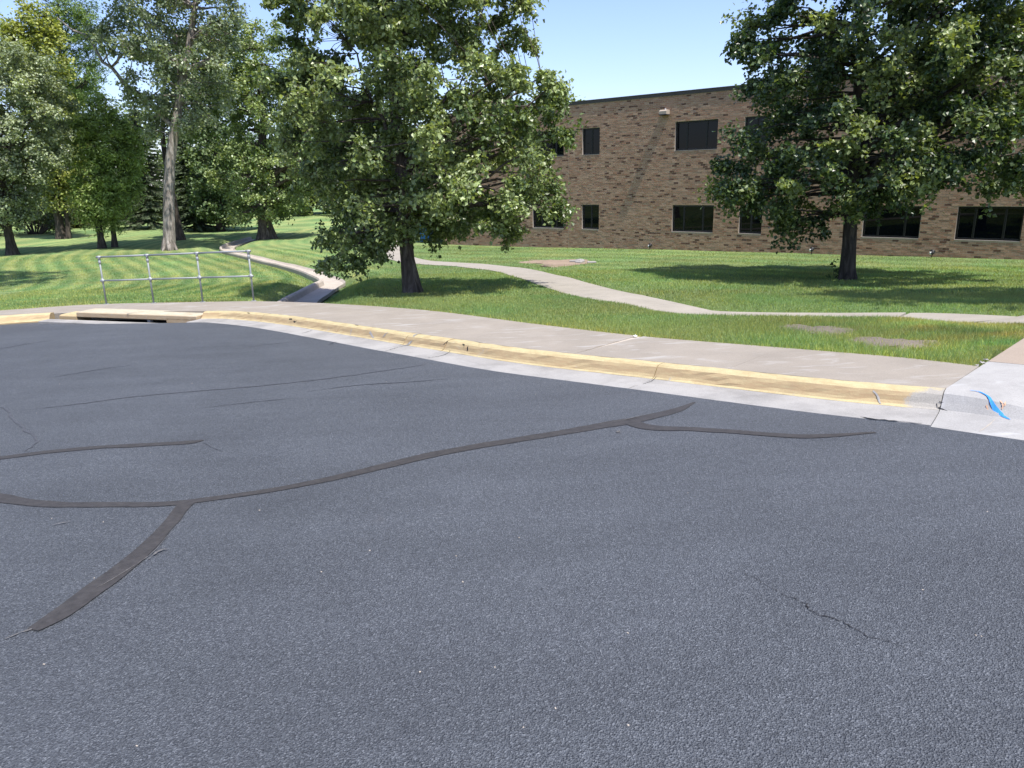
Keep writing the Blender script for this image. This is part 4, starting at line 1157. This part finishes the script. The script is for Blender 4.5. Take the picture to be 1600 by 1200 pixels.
make_spruce('dark drooping spruce showing right of the pale cottonwood trunk', foot(306, 361), 8.5, 2.4, 32)

# wood behind: individuals copied from two made trees
def copy_tree(root, loc, sc, rz, label, group):
    c = root.copy(); COL.objects.link(c); c.location = tuple(float(v) for v in loc); c.scale = (sc,) * 3; c.rotation_euler = (0, 0, rz)
    c['label'] = label; c['group'] = group
    for chd in root.children:
        d = chd.copy(); COL.objects.link(d); d.parent = c
    return c
GRP = 'trees of the wood beyond the lawn'
bgA = make_tree('wood_tree', 'far wood tree behind the low locust', 'tree', foot_xy(-52, 84), [(300, 40, 180), (320, 60, 160), (250, 30, 190), (180, 40, 180), (130, 70, 150)], [], trunk_r=.35, n_clump=110, per=90, leaf=(.42, .34), rc=(1.0, 1.8),
                col=(.045, .070, .028), col2=(.095, .120, .045), bark='bark_dark', seed=41, cmul=2.2, group=GRP, lm='leaf_far')
bgB = make_tree('wood_tree', 'far wood tree behind the broad cottonwood', 'tree', foot_xy(-24, 92), [(330, 420, 560), (300, 400, 580), (250, 400, 590), (190, 420, 570), (150, 450, 540)], [], trunk_r=.35, n_clump=110, per=90, leaf=(.42, .34), rc=(1.0, 1.8),
                col=(.050, .075, .026), col2=(.105, .125, .045), bark='bark_dark', seed=42, cmul=2.2, group=GRP, lm='leaf_far')
places = [(-60, 70, 'beyond the pale maple'), (-66, 90, 'far left behind the forked trunk'), (-42, 92, 'behind the spruces'), (-34, 100, 'behind the round tree'), (-14, 88, 'behind the leafy tree on the left'),
          (-8, 98, 'behind the leafy tree trunk'), (0, 84, 'behind the end of the brick building'), (-48, 70, 'behind the forked trunk'), (-56, 58, 'at the left edge of the wood'), (-20, 106, 'deep in the gap between the cottonwoods'),
          (-66, 48, 'left of the pale maple'), (-72, 34, 'at the far left of the lawn'), (-70, 22, 'left of the parking lot'), (8, 92, 'behind the roof of the brick building')]
for k, (x, y, lab) in enumerate(places):
    copy_tree(bgA if k % 2 else bgB, foot_xy(x, y), .8 + .3 * ((k * 37) % 10) / 10, k * 1.3, 'far wood tree ' + lab, GRP)

# shrubs along the wood
def make_shrub(label, base, w, h, seed, col, col2, name='shrub', n=26, per=110, leaf=(.15, .11), cat='shrub', group='shrubs under the wood'):
    r = np.random.default_rng(seed); root = empty(name, base, label, cat, group)
    bv, bf, n0 = [], [], 0; lp, ln, lc = [], [], []
    for i in range(n):
        th = r.uniform(0, 6.28); q = r.random() ** .5; c = np.array([w / 2 * q * math.cos(th), w / 2 * q * math.sin(th), h * (.15 + .8 * r.random() * (1 - .5 * q * q))])
        pts = np.stack([np.array([c[0] * .15, c[1] * .15, -.05]), c * np.array([.6, .6, .6]), c]); v, f = tube_arrays(pts, np.array([.02, .014, .006]) * max(w, .6) / 2, 4); bv.append(v); bf.append(f + n0); n0 += len(v)
        p = c + r.normal(size=(per, 3)) * w * .085; nn = frame_vecs(per, r) + np.array([0, 0, .5]); nn /= np.linalg.norm(nn, axis=1, keepdims=True)
        m = np.clip(r.random() + r.normal(size=per) * .2, 0, 1)[:, None]
        lp.append(p); ln.append(nn); lc.append((np.array(col) * (1 - m) + np.array(col2) * m) * r.uniform(.7, 1.3, per)[:, None])
    v, f, c = leaves(np.vstack(lp), np.vstack(ln), leaf[0], leaf[1], np.vstack(lc), r)
    part('stems', np.vstack(bv) + base, np.vstack(bf), M['bark_dark'], root); part('foliage', v + base, f, M['leaf_far'], root, False, c)
for k, (px, py, w, h, lab) in enumerate([(-20, 368, 7, 4.5, 'dark shrub at the left edge behind the pale maple'), (55, 366, 6, 4.2, 'dark shrub between the pale maple and the forked trunk'), (118, 356, 5, 4.5, 'sunlit shrub right of the forked trunk'),
                                         (200, 347, 7, 3.0, 'low dark shrub behind the low locust'), (260, 345, 6, 2.6, 'low shrub behind the pale cottonwood trunk'), (575, 366, 6, 4.5, 'shrub behind the left branches of the leafy tree'), (735, 375, 5, 4.0, 'shrub by the left end of the brick wall')]):
    b = foot(px, py)
    make_shrub(lab, b, w, h, 300 + k, (.045, .066, .024) if k != 2 else (.09, .115, .03), (.085, .11, .04) if k != 2 else (.16, .18, .05), leaf=(.26, .2))  # sunlight on the sunlit shrub is painted in as lighter leaf colours
sp = foot(1302, 436)
make_shrub('small green sucker shoot beside the maple trunk', sp, .4, .5, 350, (.04, .07, .022), (.07, .11, .035), name='sapling', n=5, per=8, leaf=(.10, .08), cat='sapling', group=None)

# trees outside the picture whose shade falls into it
make_tree('roadside_tree', 'roadside tree standing right of the view that shades the lawn by the driveway', 'tree', foot_xy(11.9, 12.2), [], [(3.2, -2.6, 2.6), (4.5, -3.6, 3.4), (7, -3.4, 3.4), (9.5, -2, 2), (10.6, -.4, .4)],
          trunk_r=.2, n_clump=130, per=150, leaf=(.15, .13), rc=(.45, .8), col=(.04, .07, .024), col2=(.08, .12, .036), bark='bark_dark', seed=51)
make_tree('lawn_tree', 'tall tree standing left of the view that shades the mown lawn', 'tree', foot_xy(-19.8, 24.6), [], [(11.6, -4, 5), (12.6, -6, 7.0), (15, -6, 7.0), (18, -4, 4), (19.5, -.5, .5)],
          trunk_r=.4, n_clump=110, per=120, leaf=(.24, .2), rc=(.7, 1.2), col=(.05, .08, .03), col2=(.1, .13, .05), bark='bark_grey', seed=52)

# ------------------------------------------------------------------ small things
gr_ = np.random.default_rng(71); gm = MB()
for k in range(36):
    q = on_lot(gr_.uniform(0, 1600), 560 + 620 * gr_.random() ** 1.5)
    if seg_dist(q[None, :2], AE[::6])[0] > -.1 and k % 2: continue
    e = gr_.uniform(.003, .006); gm.box((q[0], q[1], lot_z(q[0], q[1]) + e * .3), (e * gr_.uniform(1, 1.8), e, e * .8), (gr_.normal(), gr_.normal()), bev=e * .2)
o = gm.build('grit', M['channel']); tag(o, kind='stuff'); o['label'] = 'loose grit scattered on the asphalt'; o['category'] = 'grit'
bp = foot(668, 378); bp = foot_xy(bp[0], bp[1])
bn = empty('wheeled_bin', bp, 'blue bin half hidden behind the low branches of the leafy tree', 'bin')
b_ = MB(); s0 = .42; s1 = .52
b_.add([bp + np.array([i * s, j * s, z]) for z, s in ((.1, s0), (1.25, s1)) for i, j in ((-1, -1), (1, -1), (1, 1), (-1, 1))], [[3, 2, 1, 0], [4, 5, 6, 7]] + [[k, (k + 1) % 4, 4 + (k + 1) % 4, 4 + k] for k in range(4)])
b_.build('body', M['bin'], bn); MB().box(bp + np.array([0, 0, 1.30]), (1.12, 1.12, .09), bev=.03).build('lid', M['bin'], bn)
for sx in (-.36, .36): MB().tube([bp + np.array([sx - .04, .40, .1]), bp + np.array([sx + .04, .40, .1])], .11, 12).build('wheel', M['black'], bn)

def scrap(name, label, cat, p, sz, mat, seed):
    r = np.random.default_rng(seed); n = 5
    v = [(p[0] + (i - 2) * sz / 4 + r.normal() * sz * .05, p[1] + (j - 2) * sz / 5 + r.normal() * sz * .05, p[2] + sz * .12 + abs(r.normal()) * sz * .22) for j in range(n) for i in range(n)]
    f = [[j * n + i, j * n + i + 1, (j + 1) * n + i + 1, (j + 1) * n + i] for j in range(n - 1) for i in range(n - 1)]
    o = bpy.data.objects.new(name, new_mesh(name, np.array(v) - np.array(p), f, mat)); COL.objects.link(o); o.location = tuple(float(q) for q in p); tag(o, label, cat)
    md = o.modifiers.new('thickness', 'SOLIDIFY'); md.thickness = .002
    return o
p = on_lot(993, 526, .155); scrap('paper_scrap', 'crumpled white paper scrap on the sidewalk by the grass edge', 'litter', p, .045, M['white'], 1)
p = on_lot(966, 676, .0); scrap('dry_leaf', 'pale dry leaf lying on the asphalt under the crack sealant fork', 'leaf', p, .03, M['pale'], 2)
for k, (px, py, sz, lab) in enumerate(((1535, 568, .045, 'largest pale stone at the corner where grass meets the driveway joint'), (1541, 563, .035, 'small pale stone just above the largest one by the driveway joint'), (1526, 572, .03, 'smallest pale stone at the sidewalk end by the driveway'))):
    p = on_lot(px, py, .15); scrap('rubble_stone', lab, 'stone', p, sz, M['stone'], 10 + k)['group'] = 'stones at the driveway corner'
q = hit(905, 410); st = np.array([q[0], q[1], gz(q[0], q[1])])
r = np.random.default_rng(3); ms = MB()
for k in range(7):
    c = st + np.array([r.normal() * .22, r.normal() * .16, .05]); ms.box(c, (r.uniform(.15, .4), r.uniform(.12, .3), r.uniform(.06, .14)), (math.cos(k), math.sin(k)), bev=.02)
o = ms.build('rubble_heap', M['stone']); tag(o, 'pale broken concrete lying on the bare soil by the footpath', 'rubble')
